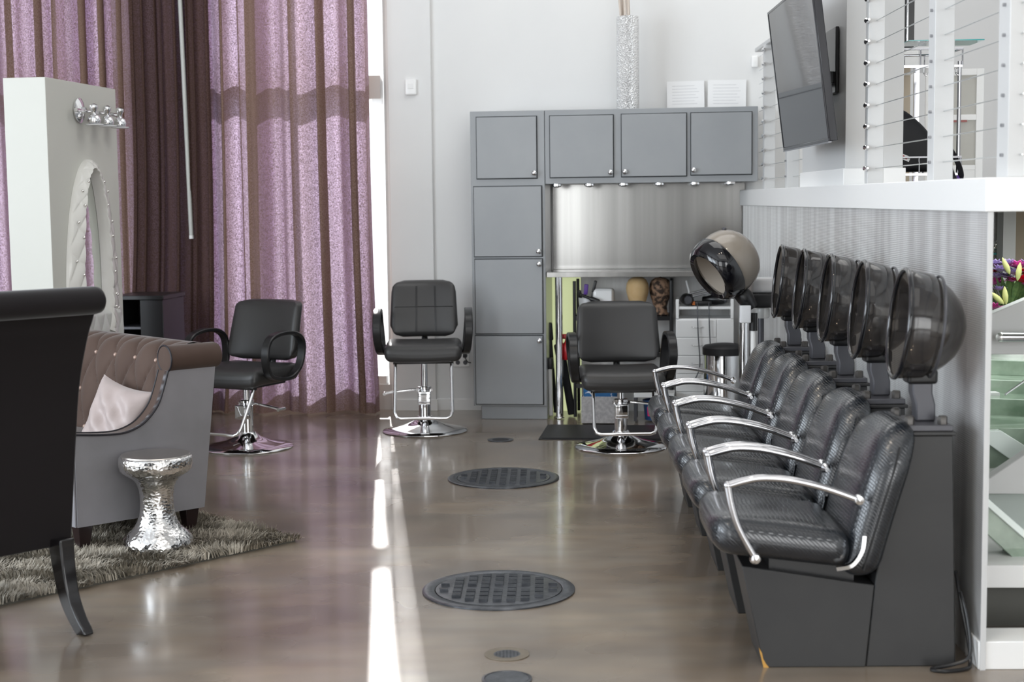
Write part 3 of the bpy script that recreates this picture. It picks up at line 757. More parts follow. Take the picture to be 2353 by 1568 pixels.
# ------------------------------------------------------------------ hydraulic styling chairs
def styling_chair(label, loc, rz, seat_z, stitched, lever, s=1.0):
    t = thing('styling_chair', label, 'chair', loc, rz, 'black hydraulic styling chairs')
    obj('base', MB().lathe([(.283, 0), (.288, .006), (.280, .014), (.22, .026), (.14, .046), (.08, .072), (.055, .095), (.050, .105)], 56), M['chrome'], t)
    sl = seat_z - .135
    cm = MB(); cm.lathe([(.040, .10), (.040, .285), (.046, .29), (.046, .305), (.036, .31)], 28)
    obj('pump', cm, M['chrome'], t)
    obj('piston', MB().lathe([(.022, .30), (.022, sl), (.06, sl), (.06, sl + .012)], 22), M['chrome'], t)
    lv = MB(); lx = -1 if lever == 'left' else 1
    lv.tube([(lx * .03, .02, .285), (lx * .13, .0, .280), (lx * .27, -.01, .262)], .0085, 10, smooth=3)
    lv.tube([(lx * .27, -.04, .262), (lx * .27, .03, .262)], .011, 10)
    lv.box(-.055, .055, -.012, .012, .275, .292)
    lo = obj('pump_lever', lv, M['chrome'], t)
    obj('valve_block', MB().rbox((0, -.045, .235), (.085, .06, .09), .008, 2), M['chrome'], t)
    obj('seat_plate', MB().box(-.17, .17, -.19, .19, sl + .008, sl + .03), M['black'], t, .004)
    def crown(x, y, z):
        k = (1 - (x / .26) ** 2) * (1 - (y / .25) ** 2)
        front = max(0, (-y - .12) / .13)
        return (x, y, z + (.018 * k if z > 0 else 0) - .018 * front * front + .012 * (x / .25) ** 2)
    obj('seat', MB().rbox((0, -.005, seat_z - .06), (.515, .49, .11), .045, 7, crown), M['leather'], t)
    bw = .455 if stitched else .525; cx_ = bw / 2 - .07
    hb = .385; yb = .225; zb = seat_z + .015
    def bk(x, y, z):
        yy = y + .10 * ((z + hb / 2) / hb) ** 1.3 - .030 * (1 - (x / .235) ** 2) * (-1 if y < 0 else 1) * -.0 + .045 * (x / .235) ** 2 * -1
        if y < 0: yy -= .012 * (1 - (x / .235) ** 2) * (1 - (2 * z / hb) ** 2)
        wx = x * (1 - .04 * (z / hb * 2))
        return (wx, yy, z)
    bo = obj('backrest', MB().rbox((0, yb, zb + hb / 2), (bw, .085, hb), .042, 8, bk), M['leather'], t)
    # rounded corners: pull the four corners of the pad in
    for v in bo.data.vertices:
        dx = max(0, abs(v.co.x) - cx_); dz = max(0, abs(v.co.z - zb - hb / 2) - hb / 2 + .07)
        if dx > 0 and dz > 0:
            L_ = sqrt(dx * dx + dz * dz)
            if L_ > .062:
                f = .062 / L_; sx_ = 1 if v.co.x > 0 else -1; szz = 1 if v.co.z > zb + hb / 2 else -1
                v.co.x = sx_ * (cx_ + dx * f); v.co.z = zb + hb / 2 + szz * (hb / 2 - .07 + dz * f)
    if stitched:
        st = MB()
        def onback(x, z):
            zz = z - zb - hb / 2; p = bk(x, -.0425, zz); return (p[0], yb + p[1] - .0015, z)
        for x in (-.055, .075):
            st.tube([onback(x, zb + hb * q / 10) for q in range(1, 10)], .0022, 6)
            st.tube([onback(x + .008, zb + hb * q / 10) for q in range(1, 10)], .0018, 6)
        st.tube([onback(-.20 + .4 * q / 12, zb + hb * .54) for q in range(13)], .0022, 6)
        obj('stitching', st, M['black'], bo)
    br_ = MB().tube([(0, .12, sl + .02), (0, .25, sl + .03), (0, .30, seat_z + .05)], .022, 10, smooth=4); obj('back_bracket', br_, M['black'], t)
    sect = [(b_, a_) for a_, b_ in [(-.027, -.007), (-.022, -.012), (.022, -.012), (.027, -.007), (.027, .007), (.022, .012), (-.022, .012), (-.027, .007)]]
    for sx in (-1, 1):
        x = sx * .292; xt = sx * .304
        P = [(x - sx * .01, -.05, seat_z - .07), (x, -.16, seat_z - .03), (xt, -.205, seat_z + .08), (xt, -.17, seat_z + .175), (xt, -.06, seat_z + .212), (xt, .10, seat_z + .205), (xt, .185, seat_z + .14), (x, .17, seat_z + .0), (x - sx * .01, .08, seat_z - .07)]
        obj('armrest', MB().sweep(P, sect, smooth=5, closed=True, upv=(1, 0, 0)), M['black'], t)
    ft = []
    zf = .135
    for sx in (-1, 1):
        pass
    P = [(-.185, -.17, sl + .015), (-.185, -.19, sl - .03), (-.19, -.315, zf + .04), (-.175, -.335, zf + .008), (-.15, -.338, zf), (.15, -.338, zf), (.175, -.335, zf + .008), (.19, -.315, zf + .04), (.185, -.19, sl - .03), (.185, -.17, sl + .015)]
    fo = obj('footrest', MB().tube(P, .0105, 12, smooth=1), M['chrome'], t)
    obj('pivot', MB().lathe([(.014, -.20), (.014, .20)], 14, (0, -.17, sl + .015), axis='x'), M['black'], fo)
    return t
p1, p2, p3 = AZ(570, 1029), AZ(977, 991), AZ(1427, 1028)
styling_chair('black styling chair beside the taupe sofa, turned left in front of the curtain', p1, R(-27), .530, False, 'right')
styling_chair('black styling chair with stitched back, raised tall in front of the pale pilaster', p2, R(2), .610, True, 'left')
styling_chair('black plain backed styling chair in front of the steel counter on a mat', p3, R(1), .500, False, 'right')

# ------------------------------------------------------------------ the row of dryer chairs along the partition
def dryer_chair(label, loc, chip):
    t = thing('dryer_chair', label, 'chair', loc, QR, 'hooded dryer chairs along the partition')
    bs = obj('base', MB().prism([(-.072, .343), (0, 0), (.336, 0), (.362, .276)], -.14, .14), M['dryerbox'], t, .003)
    if chip:
        # bare orange wood where the laminate is knocked off the front corner
        obj('bare_corner', MB().prism([(-.0165, .068), (-.0005, .0), (.018, .0), (.008, .012), (-.002, .03), (-.006, .05)], -.1412, -.136), M['woodraw'], bs)
    pb = obj('pedestal', MB().prism([(.3375, 0), (.632, 0), (.612, .772), (.428, .772), (.364, .274)], -.138, .12), M['dryerbox'], t, .004)
    pl = MB(); pl.box(.405, .622, -.145, .125, .772, .785); obj('top_board', pl, M['dryerbox'], t, .003)
    p2_ = obj('mount_plate', MB().box(.438, .612, -.142, .10, .786, .806), M['postgrey'], t, .003)
    for (x, y) in ((.475, -.115), (.583, -.115), (.475, .075), (.583, .075)):
        obj('bolt', MB().lathe([(.0165, .806), (.0165, .829), (.012, .834)], 6, (x, y, 0)), M['bolt'], p2_)
    ps = MB().prism([(.512, .806), (.577, .806), (.577, .86), (.567, .90), (.567, .99), (.500, .99), (.500, .90), (.512, .86)], -.052, .012)
    obj('post', ps, M['postgrey'], t, .006)
    # hood
    hc = Vector((.462, -.02, 1.130)); a = Vector((-.985, .055, .11)).normalized()
    MH = Matrix.Translation(hc) @ Vector((0, 0, 1)).rotation_difference(-a).to_matrix().to_4x4()
    pr = [(.178, .0), (.182, .012), (.180, .03), (.177, .065), (.173, .088), (.167, .095), (.154, .120), (.130, .152), (.097, .183), (.060, .203), (.025, .213), (.001, .215)]
    pi_ = [(r - .005 if r > .006 else r, z - .005) for r, z in pr[::-1]]
    pi_[-1] = (.171, .0)
    hd = obj('hood', MB().at(MH).lathe(pr, 64, cap=False), M['smoke'], t, sharp=60)
    rim = MB().at(MH).tube([(.180 * cos(2 * pi * k / 48), .180 * sin(2 * pi * k / 48), 0) for k in range(48)], .0085, 10, closed=True)
    obj('rim', rim, M['blackgloss'], hd)
    ringm = MB().at(MH).tube([(.168 * cos(2 * pi * k / 48), .168 * sin(2 * pi * k / 48), .112) for k in range(48)], .005, 8, closed=True)
    obj('air_ring', ringm, M['postgrey'], hd)
    yoke = MB().rbox((.532, -.02, .955), (.10, .085, .05), .012, 2); obj('yoke', yoke, M['black'], t)
    # seat
    def sf(x, y, z):
        k = (1 - (x / .24) ** 2) * (1 - (y / .27) ** 2)
        rx = x
        if x < 0: rx = x * (1 - .10 * (abs(y) / .26) ** 4)
        return (rx, y, z - .052 * (x + .22) / .44 + (.014 * k if z > 0 else 0))
    obj('seat', MB().rbox((.040, 0, .468), (.455, .52, .125), .058, 8, sf), M['croc'], t)
    obj('seat_mount', MB().box(.02, .30, -.11, .11, .275, .385), M['black'], t)
    # back
    hh = .50
    def bf(x, y, z):
        q = (z + hh / 2) / hh
        yy = y * (1 - .30 * max(0, (q - .62) / .38) ** 2.2)
        zz = z - .02 * (abs(y) / .25) ** 3 * q
        xx = x * (1 - .18 * max(0, (q - .7) / .3) ** 2) + .125 * q + .02 * q * q - (.018 * (1 - (y / .26) ** 2) * (1 - (2 * z / hh) ** 2) if x < 0 else 0)
        return (xx, yy, zz)
    bo = obj('backrest', MB().rbox((.295, 0, .575), (.125, .50, hh), .055, 8, bf), M['croc'], t)
    for sy in (-1, 1):
        P = [(.295 + bf(.0, sy * .25, z)[0] + .0, sy * (abs(bf(0, .25, z)[1]) + .0015), .575 + bf(0, sy * .25, z)[2]) for z in (-.22, -.15, -.05, .05, .13, .19)]
        obj('seam', MB().tube(P, .003, 6, smooth=3), M['black'], bo)
        cs = MB().sweep([(.300, sy * .262, .470), (.292, sy * .264, .42), (.262, sy * .262, .375), (.215, sy * .255, .362)], [(-.006, -.012), (.006, -.012), (.006, .012), (-.006, .012)], smooth=5, upv=(0, 1, 0))
        obj('side_bracket', cs, M['chrome'], t)
        y = sy * .288
        ar = MB()
        top = [(-.138, y, .640), (-.09, y, .654), (-.03, y, .664), (.06, y, .657), (.17, y, .630), (.275, y, .592)]
        ar.tube(top, [.0125, .0125, .012, .0115, .011], 12, smooth=5)
        ar.tube([(-.138, y, .643), (-.124, y, .57), (-.100, y, .498), (-.049, y, .405)], [.0135, .0125, .011, .010], 12, smooth=5)
        ar.sphere((-.138, y, .641), .0138, 10)
        ao = obj('armrest', ar, M['chromearm'], t)
        for (x, z) in ((-.049, .403), (.278, .591)):
            obj('ball_end', MB().lathe([(.001, -.016), (.014, -.012), (.019, 0), (.016, .012), (.009, .03), (.008, .042)] if sy < 0 else [(.008, -.042), (.009, -.03), (.016, -.012), (.019, 0), (.014, .012), (.001, .016)], 18, (x, y, z), axis='y'), M['chrome'], ao)
    return t
names = ['nearest black hooded dryer chair, with a chip of bare orange wood on its base',
         'second black hooded dryer chair from the camera along the silver partition',
         'middle black hooded dryer chair of the five along the silver partition',
         'fourth black hooded dryer chair from the camera, second from the tan hood dryer',
         'farthest black hooded dryer chair, beside the trash can and tan hood dryer']
ch0 = None
for i in range(5):
    y = 4.99 + .652 * i; x = .824 + .0229 * .652 * i
    if i < 2: ch = dryer_chair(names[i], (x, y, 0), i == 0); base1 = ch
    else:
        ch = copy_tree(base1); ch.location = (x, y, 0); ch['label'] = names[i]
c = obj('power_cable', MB().tube([(1.475, 4.93, .30), (1.49, 4.90, .18), (1.50, 4.86, .08), (1.495, 4.82, .012), (1.46, 4.78, .008), (1.39, 4.765, .008), (1.36, 4.79, .008), (1.43, 4.80, .018), (1.487, 4.80, .05), (1.49, 4.84, .16), (1.478, 4.88, .24)], .006, 8, smooth=6), M['black'])
tag(c, 'black power cable coiled behind the base of the nearest dryer chair', 'cable')

# ------------------------------------------------------------------ sofa
SO = Vector((-1.457, 6.97, 0)); SRZ = math.atan2(-.672, -.7406)
SL = 1.50
sofa = thing('sofa', 'taupe button-tufted velvet sofa with silver grey sides on the shag rug', 'sofa', SO, SRZ)
lowc = catmull([Vector((a, b, 0)) for a, b in [(.640, .545), (.494, .529), (.396, .528), (.321, .550), (.270, .586), (.226, .638), (.199, .699), (.169, .789)]], 5)
lowc = [(p.x, p.y) for p in lowc]
def sofa_arm(y0, sg):
    def yy(a, b): return (y0 - b, y0 - a) if sg > 0 else (y0 + a, y0 + b)
    WA = .085
    obj('side_panel', MB().prism([(0, .13), (.640, .13)] + lowc + [(-.08, .790)], *yy(0, .03)), M['satin'], sofa)
    low2 = [(x - .004, z - .03) for x, z in lowc]
    ab = obj('arm', MB().prism(lowc + low2[::-1], *yy(.001, WA)), M['taupe'], sofa)
    for off in (-.002, WA + .001):
        ye = y0 - off * sg
        obj('piping', MB().tube([(x, ye, z + .001) for x, z in lowc], .0048, 8), M['piping'], ab)
    yc = y0 - .034 * sg; XF = .163
    rl = MB().lathe([(.001, -.118), (.035, -.116), (.056, -.106), (.062, -.09), (.062, XF)], 36, (0, yc, .842), cap=False, axis='x')
    ro = obj('roll', rl, M['taupe'], sofa)
    obj('scroll_face', MB().lathe([(.0605, XF - .001), (.058, XF + .003), (.001, XF + .006)], 36, (0, yc, .842), cap=False, axis='x'), M['taupe'], ro)
    obj('piping', MB().tube([(XF + .001, yc + .062 * cos(2 * pi * k / 40), .842 + .062 * sin(2 * pi * k / 40)) for k in range(40)], .0045, 8, closed=True), M['piping'], ro)
    ins = [(.13, .3), (.639, .3), (.639, .53)] + [(x - .002, z - .03) for x, z in lowc[1:]]
    obj('inner_side', MB().prism(ins, *yy(.031, WA)), M['taupe'], sofa)
    obj('arm_front', MB().box(.641, .650, *yy(.004, WA), .13, .552), M['satin'], sofa, .003)
sofa_arm(0, 1); sofa_arm(-SL, -1)
bx = MB(); bx.box(.0, .640, -SL + .03, -.03, .13, .30); obj('seat_base', bx, M['satin'], sofa, .004)
obj('seat_cushion', MB().rbox((.405, -SL / 2, .37), (.50, SL - .31, .14), .04, 8, lambda x, y, z: (x, y, z + (.02 * (1 - (x / .25) ** 2) * (1 - (y / .6) ** 2) if z > 0 else 0))), M['taupe'], sofa)
prof = catmull([Vector(p) for p in [(.20, .40, 0), (.175, .52, 0), (.15, .66, 0), (.125, .78, 0), (.085, .862, 0), (.02, .903, 0), (-.05, .900, 0), (-.10, .862, 0), (-.108, .81, 0), (-.080, .775, 0)]], 10)
NP = len(prof); cum = [0]
for i in range(1, NP): cum.append(cum[-1] + (prof[i] - prof[i - 1]).length)
def tuft(l, w, h, pl=.2, pw=.38):
    a = l / pl + w / pw; b = l / pl - w / pw
    return h * (abs(sin(pi * a)) * abs(sin(pi * b))) ** .42
W0 = cum[min(range(NP // 2), key=lambda i: abs(prof[i].y - .815))]
def backpt(l, i, lift=None):
    p = prof[i]; t = prof[min(i + 1, NP - 1)] - prof[max(i - 1, 0)]; t.normalize(); nn = Vector((t.y, -t.x, 0))
    w = cum[i] - W0
    fade = max(0.0, min(1.0, (cum[-1] * .74 - cum[i]) / .10)) * min(1, max(0, cum[i] / .05))
    h = tuft(l, w, .034) * fade if lift is None else lift
    q = p + nn * h; return (q.x, -l, q.y)
bk = MB().grid(lambda u, v: backpt(.03 + (SL - .06) * u, min(NP - 1, int(round(v * (NP - 1))))), 300, NP)
for l_ in (.03, SL - .03):
    pe = [backpt(l_, k, 0.0) for k in range(NP)]; bk.add(pe, [tuple(range(NP))])
bo = obj('back', bk, M['taupe'], sofa)
for row in range(0, 3):
    w = W0 - .19 * row; i = min(range(NP), key=lambda k: abs(cum[k] - w))
    for c_ in range(8):
        l = .2 * c_ + (.1 if row % 2 else 0)
        if not .12 < l < SL - .1: continue
        q = backpt(l, i, .006); obj('button', MB().sphere(q, .011, 8), M['button'], bo)
obj('back_outer', MB().prism([(0, .13), (.03, .13), (-.04, .80), (-.078, .79)], -SL + .03, -.03), M['satin'], sofa)
for (x, y) in ((.05, -.06), (.59, -.06), (.05, -SL + .06), (.59, -SL + .06)):
    lg = MB(); a = .021; b = .036
    lg.add([(x - a, y - a, .012), (x + a, y - a, .012), (x + a, y + a, .012), (x - a, y + a, .012), (x - b, y - b, .131), (x + b, y - b, .131), (x + b, y + b, .131), (x - b, y + b, .131)], [(3, 2, 1, 0), (4, 5, 6, 7), (0, 1, 5, 4), (1, 2, 6, 5), (2, 3, 7, 6), (3, 0, 4, 7)])
    obj('leg', lg, M['legdark'], sofa, .002)
# pillow
pc = SO + Vector((-.7406, -.672, 0)) * .285 + Vector((-.672, .7406, 0)) * .285 + Vector((0, 0, .545))
pw = thing('pillow', 'pale pink satin pillow propped inside the arm of the taupe sofa', 'pillow', pc)
def pil(u, v, sd):
    x, y = 2 * u - 1, 2 * v - 1
    s = .185
    X = x * s * (1 - .13 * (1 - y * y)); Y = y * s * (1 - .13 * (1 - x * x))
    th = .075 * ((1 - x ** 4) * (1 - y ** 4)) ** .6
    wr = .010 * sin(9 * x + 4 * y) * cos(5 * y - 3 * x) * (1 - x * x) * (1 - y * y) + .012 * sin(7 * (x + y)) * (1 - x * x) * (1 - y * y)
    return (X, -(th + wr) if sd < 0 else th, Y)
pm = MB(); pm.grid(lambda u, v: pil(u, v, -1), 34, 34); pm.grid(lambda u, v: pil(1 - u, v, 1), 34, 34)
po = obj('cover', pm, M['pillow'], pw, sharp=180)
pw.rotation_euler = (R(-20), R(10), R(-34))

# ------------------------------------------------------------------ shag rug
RC = Vector((-.979, 6.79, 0)); ra_ = Vector((-.686, -.728)); rb_ = Vector((-.728, .686)); RL, RWD = 2.35, 1.9
rug = thing('shag_rug', 'grey beige shag rug under the sofa and silver stool', 'rug', RC)
def rp(a, b, z=0): return (ra_.x * a + rb_.x * b, ra_.y * a + rb_.y * b, z)
rm = MB().add([rp(0.02, 0.02), rp(RL, 0.02), rp(RL, RWD), rp(0.02, RWD), rp(0.02, 0.02, .010), rp(RL, 0.02, .010), rp(RL, RWD, .010), rp(0.02, RWD, .010)], [(0, 1, 2, 3), (7, 6, 5, 4), (0, 4, 5, 1), (1, 5, 6, 2), (2, 6, 7, 3), (3, 7, 4, 0)])
obj('backing', rm, M['rugbase'], rug)
NB = 60000
A = rng.uniform(0, RL, NB); B = rng.uniform(0, RWD, NB)
keep = (A < 2.2) & (B < 1.8); A, B = A[keep], B[keep]; NB = len(A)
def fld(x, y, s, seed):
    return np.sin(x * s + seed) * np.cos(y * s * 1.3 + seed * 2.1) + .6 * np.sin(x * s * 2.3 - y * s * 1.7 + seed)
ang = 2.2 * fld(A, B, 7, 1.3) + rng.normal(0, .5, NB); ln = rng.uniform(.030, .052, NB); lean_ = np.clip(.75 + .35 * fld(A, B, 11, 4.0) + rng.normal(0, .2, NB), .2, 1.3)
px = ra_.x * A + rb_.x * B; py = ra_.y * A + rb_.y * B
dx, dy = np.cos(ang), np.sin(ang); wx, wy = -dy, dx; wd = rng.uniform(.0022, .0038, NB)
V = np.zeros((NB, 5, 3))
for k, (t, wk) in enumerate(((0, 1), (0, -1), (.55, .9), (.55, -.9), (1, 0))):
    hz = ln * np.cos(lean_ * t ** 1) * t; hx = ln * np.sin(lean_ * t) * t
    V[:, k, 0] = px + dx * hx + wx * wd * wk; V[:, k, 1] = py + dy * hx + wy * wd * wk; V[:, k, 2] = .009 + np.maximum(hz, 0.001)
i0 = np.arange(NB) * 5
me = bpy.data.meshes.new('pile')
loops = np.stack([i0, i0 + 1, i0 + 3, i0 + 2, i0 + 2, i0 + 3, i0 + 4], 1).reshape(-1)
me.vertices.add(NB * 5); me.vertices.foreach_set('co', V.reshape(-1))
me.loops.add(NB * 7); me.loops.foreach_set('vertex_index', loops.astype(np.int32))
me.polygons.add(NB * 2)
st_ = np.stack([np.arange(NB) * 7, np.arange(NB) * 7 + 4], 1).reshape(-1)
me.polygons.foreach_set('loop_start', st_.astype(np.int32))
try: me.polygons.foreach_set('loop_total', np.tile([4, 3], NB).astype(np.int32))
except Exception: pass
me.update(calc_edges=True); me.validate(); me.materials.append(M['pile'])
o = bpy.data.objects.new('pile', me); COL.objects.link(o); o.parent = rug; o['kind'] = 'stuff'

# ------------------------------------------------------------------ hammered stool
stp = Vector((-1.592, 6.60, .012))
st = thing('hammered_stool', 'hammered silver drum stool standing on the rug beside the sofa', 'stool', stp)
pr = [(.150, 0), (.156, .012), (.157, .04), (.150, .062), (.128, .086), (.104, .108), (.088, .135), (.078, .17), (.074, .21), (.074, .25), (.079, .285), (.090, .312), (.112, .335), (.142, .352), (.158, .368), (.162, .39), (.162, .415), (.159, .424), (.152, .430)]
obj('body', MB().lathe(pr, 72), M['hammer'], st, sharp=60)
obj('seat_top', MB().lathe([(.1515, .4305), (.149, .436), (.10, .4375), (.001, .438)], 60), M['stooltop'], st)

# ------------------------------------------------------------------ black foreground chair, seen from behind
FO = Vector((-1.644, 5.485, 0)); FRZ = math.atan2(-.686, .728)
fc = thing('slipper_chair', 'tall black velvet slipper chair with sabre legs, its back to the camera', 'chair', FO, FRZ)
FWD_ = .66
rear = catmull([Vector((a, b, 0)) for a, b in [(0, .30), (.026, .468), (.066, .715), (.105, .91), (.168, 1.073), (.205, 1.137), (.230, 1.180)]], 5)
front_ = catmull([Vector((a, b, 0)) for a, b in [(.205, 1.235), (.12, 1.20), (.03, 1.06), (-.035, .85), (-.075, .62), (-.10, .45), (-.11, .30)]], 5)
obj('backrest', MB().prism([(p.x, p.y) for p in rear] + [(p.x, p.y) for p in front_], -FWD_, 0), M['velvet'], fc, .008)
rl = MB().lathe([(.001, -FWD_ - .012), (.03, -FWD_ - .010), (.047, -FWD_ + .004), (.050, -FWD_ + .02), (.050, -.02), (.047, -.004), (.03, .010), (.001, .012)], 30, (.252, 0, 1.2165), cap=False, axis='y')
for i in range(len(rl.v)):
    v = rl.v[i]; rl.v[i] = (.252 + (v[0] - .252) * 1.25 - .008, v[1], v[2])
obj('top_roll', rl, M['velvet'], fc)
obj('seam', MB().tube([(.236, -FWD_ + .01, 1.172), (.236, -.01, 1.172)], .0022, 6), M['satin'], fc)
obj('seat', MB().rbox((-.33, -FWD_ / 2, .385), (.50, FWD_, .17), .035, 6), M['velvet'], fc)
sq = [(-.03, -.03), (.03, -.03), (.03, .03), (-.03, .03)]
def sabre(y):
    P = catmull([Vector(p) for p in [(.028, y, .335), (.040, y, .24), (.070, y, .13), (.120, y, .055), (.178, y, .004)]], 6)
    mb = MB(); N = len(P); vs = []; fs = []
    for i, p in enumerate(P):
        k = i / (N - 1); h = .046 * (1 - k) + .024 * k; w = .030 * (1 - k) + .020 * k
        t = (P[min(i + 1, N - 1)] - P[max(i - 1, 0)]).normalized(); nn = Vector((t.z, 0, -t.x))
        if i == N - 1: nn = Vector((1, 0, 0)) * (1 if nn.x > 0 else -1)
        for a, b in ((-h, -w), (h, -w), (h, w), (-h, w)): q = p + nn * a; vs.append((q.x, q.y + b, q.z))
    for i in range(N - 1):
        for k in range(4): fs.append((i * 4 + k, i * 4 + (k + 1) % 4, (i + 1) * 4 + (k + 1) % 4, (i + 1) * 4 + k))
    fs += [(3, 2, 1, 0), tuple((N - 1) * 4 + k for k in range(4))]
    mb.add(vs, fs); return mb
for y in (-.06, -FWD_ + .06): obj('leg', sabre(y), M['legwood'], fc, .006)
for y in (-.045, -FWD_ + .045):
    x = -.535; lg = MB(); a = .017; b = .030; z0 = .012
    lg.add([(x - a, y - a, z0), (x + a, y - a, z0), (x + a, y + a, z0), (x - a, y + a, z0), (x - b, y - b, .32), (x + b, y - b, .32), (x + b, y + b, .32), (x - b, y + b, .32)], [(3, 2, 1, 0), (4, 5, 6, 7), (0, 1, 5, 4), (1, 2, 6, 5), (2, 3, 7, 6), (3, 0, 4, 7)])
    obj('leg', lg, M['legdark'], fc, .003)

# ------------------------------------------------------------------ white divider with mirror and wall lamp
DO = Vector((-2.625, 8.6, 0)); DRZ = math.atan2(-.15, .9887)
dv = struct('wall_divider', MB().box(-.255, 0, 0, .974, 0, 2.279), M['cream'], .003); dv.location = DO; dv.rotation_euler = (0, 0, DRZ)
YC = .52; IC = -.06
mir = thing('mirror_frame', 'tall arched mirror in white tufted frame with crystal studs on the divider', 'mirror', DO, DRZ)
def ring_path(u):
    # up the left side, over the arch, down the right side: (outer y, z, opening y, z, length)
    if u < .22: k = u / .22; return (-.36, .62 + .33 * k, IC - .168, .80 + .30 * k, .33 * k)
    if u > .78: k = (1 - u) / .22; return (.36, .62 + .33 * k, IC + .168, .80 + .30 * k, 2.30 - .33 * k)
    a = pi - pi * (u - .22) / .56
    return (.36 * cos(a), .95 + .88 * sin(a), IC + .168 * cos(a), 1.10 + .665 * sin(a), .33 + 1.64 * (u - .22) / .56)
def ring_pt(u, v, lift=0.0):
    yo, zo, yi, zi, L_ = ring_path(u)
    if v < .02: e = .001 + .009 * v / .02
    elif v < .86: q = (v - .02) / .84; e = .010 + .060 * (.35 * q ** .5 + .65 * q)
    else: e = .070 - .056 * ((v - .86) / .14) ** 1.5
    q = tuft(L_, v * .15, 1.0, .135, .15) * max(0, min(1, v / .12, (.90 - v) / .06))
    return (e + .013 * q + lift, YC + yo + (yi - yo) * v, zo + (zi - zo) * v)
obj('frame', MB().grid(lambda u, v: ring_pt(u, v), 360, 60), M['silvertuft'], mir, sharp=80)
def base_pt(u, v):
    y = -.36 + .72 * u; z = .93 * v; do = min(.36 - abs(y), .94 - z)
    return (.006 + .042 * min(1, do / .05) ** .6 + .016 * tuft(y, z, 1.0, .13, .26) * min(1, do / .05), YC + y, z)
obj('tufted_base', MB().grid(base_pt, 110, 130), M['greytuft'], mir, sharp=80)
gl = []
for k in range(61):
    yo, zo, yi, zi, L_ = ring_path(.04 + .92 * k / 60); gl.append((.013, YC + IC + (yi - IC) * 1.04, zi))
obj('mirror_glass', MB().add(gl, [tuple(range(len(gl)))]), M['mirror'], mir)
sm = None
for i in range(11):
    for u, v in ((.13 + .028 * i, .36 if i % 2 else .70), (.87 - .028 * i, .36 if i % 2 else .70)):
        if sm is None: so = obj('stud', MB().sphere((0, 0, 0), .0085, 8), M['crystal'], mir); sm = so
        else: so = sm.copy(); COL.objects.link(so); so.parent = mir
        so.location = ring_pt(u, v, .004)
# wall lamp
wl = thing('wall_lamp', 'polished chrome three-light wall lamp above the white tufted mirror', 'lamp', DO, DRZ)
zl = 2.10; yc0 = .42
obj('canopy', MB().lathe([(.072, .001), (.074, .012), (.055, .022), (.022, .03), (.016, .05)], 30, (0, yc0, zl + .015), axis='x'), M['chrome'], wl)
obj('bar', MB().tube([(.05, yc0 - .14, zl + .01), (.05, yc0 + .44, zl + .01)], .011, 12), M['chrome'], wl)
for k in range(3):
    y = yc0 + .03 + .19 * k
    sk = MB().lathe([(.010, .055), (.024, .045), (.026, .03), (.016, .015), (.014, -.005), (.034, -.02), (.040, -.045), (.034, -.062), (.02, -.066)], 24, (.085, y, zl + .0))
    so = obj('lamp_socket', sk, M['chrome'], wl)
    obj('arm', MB().tube([(.05, y, zl + .01), (.085, y, zl + .005)], .008, 10), M['chrome'], so)
    obj('glass_ring', MB().lathe([(.052, -.066), (.055, -.070), (.050, -.074), (.018, -.068)], 24, (.085, y, zl)), M['acrylic'], so)
# black side cabinet by the curtain
bc0 = AY(262, 700, 10.1); bc1 = AY(378, 700, 10.1); bz = AY(330, 679, 10.1).z
bc = thing('side_cabinet', 'black open side cabinet between the white divider and the curtain', 'cabinet', (bc0.x, 10.1, 0), RZW)
w = bc1.x - bc0.x; b_ = MB()
b_.box(0, w, .02, .42, 0, .12); b_.box(0, .018, 0, .42, .12, bz); b_.box(w - .16, w, 0, .42, .12, bz - .03); b_.box(.018, w - .16, .39, .42, .12, bz); b_.box(.018, w - .16, 0, .39, .12, .14)
obj('body', b_, M['black'], bc, .003)
obj('top', MB().box(-.01, w + .01, -.012, .43, bz - .03, bz), M['black'], bc, .004)
obj('shelf', MB().box(.018, w - .16, .005, .39, AY(330, 751, 10.1).z - .016, AY(330, 751, 10.1).z), M['postgrey'], bc)

# ------------------------------------------------------------------ floor fittings
def manhole(label, px, py, r):
    p = AZ(px, py); t = thing('manhole_cover', label, 'manhole cover', (p.x, p.y, 0), R(-1.5), 'round iron manhole covers in the floor')
    obj('ring', MB().lathe([(r, 0.0005), (r, .006), (r - .010, .009), (r - .046, .0085), (r - .050, .006), (r - .050, .0005)], 72), M['iron'], t)
    tr_ = MB().lathe([(r - .053, .0005), (r - .053, .0072), (r - .06, .0082), (.001, .0082)], 72); R0 = r - .062
    nc = 9
    for i in range(nc):
        x = (i - (nc - 1) / 2) * (2 * R0 / nc)
        for j in range(-5, 6):
            for q in range(3):
                y = j * .060 + (q - 1) * .0165 + (.0 if i % 2 else .0)
                if abs(j) % 1 == 0 and x * x + y * y < (R0 - .02) ** 2 and not (abs(y) < .018 and i % 2 == 0):
                    tr_.box(x - .017, x + .017, y - .0042, y + .0042, .0080, .0185)
    d = obj('plate', tr_, M['iron'], t)
    for a in (0, pi):
        obj('pick_slot', MB().box((r - .085) * cos(a) - .018, (r - .085) * cos(a) + .018, -.010, .010, .0078, .0088), M['blackmat'], d)
manhole('nearer of the two round iron manhole covers in the floor', 1146, 1357, .305)
manhole('farther of the two round iron manhole covers, towards the styling chairs', 1157, 1100, .312)
p = AZ(1165, 1505)
t = thing('floor_drain', 'small round floor drain with a sandy rim just behind the plain cleanout', 'drain', (p.x, p.y, 0))
obj('rim', MB().lathe([(.077, .0004), (.077, .003), (.050, .0045), (.046, .003)], 44), M['sandring'], t)
g = MB().lathe([(.047, .0004), (.047, .003), (.001, .0034)], 40)
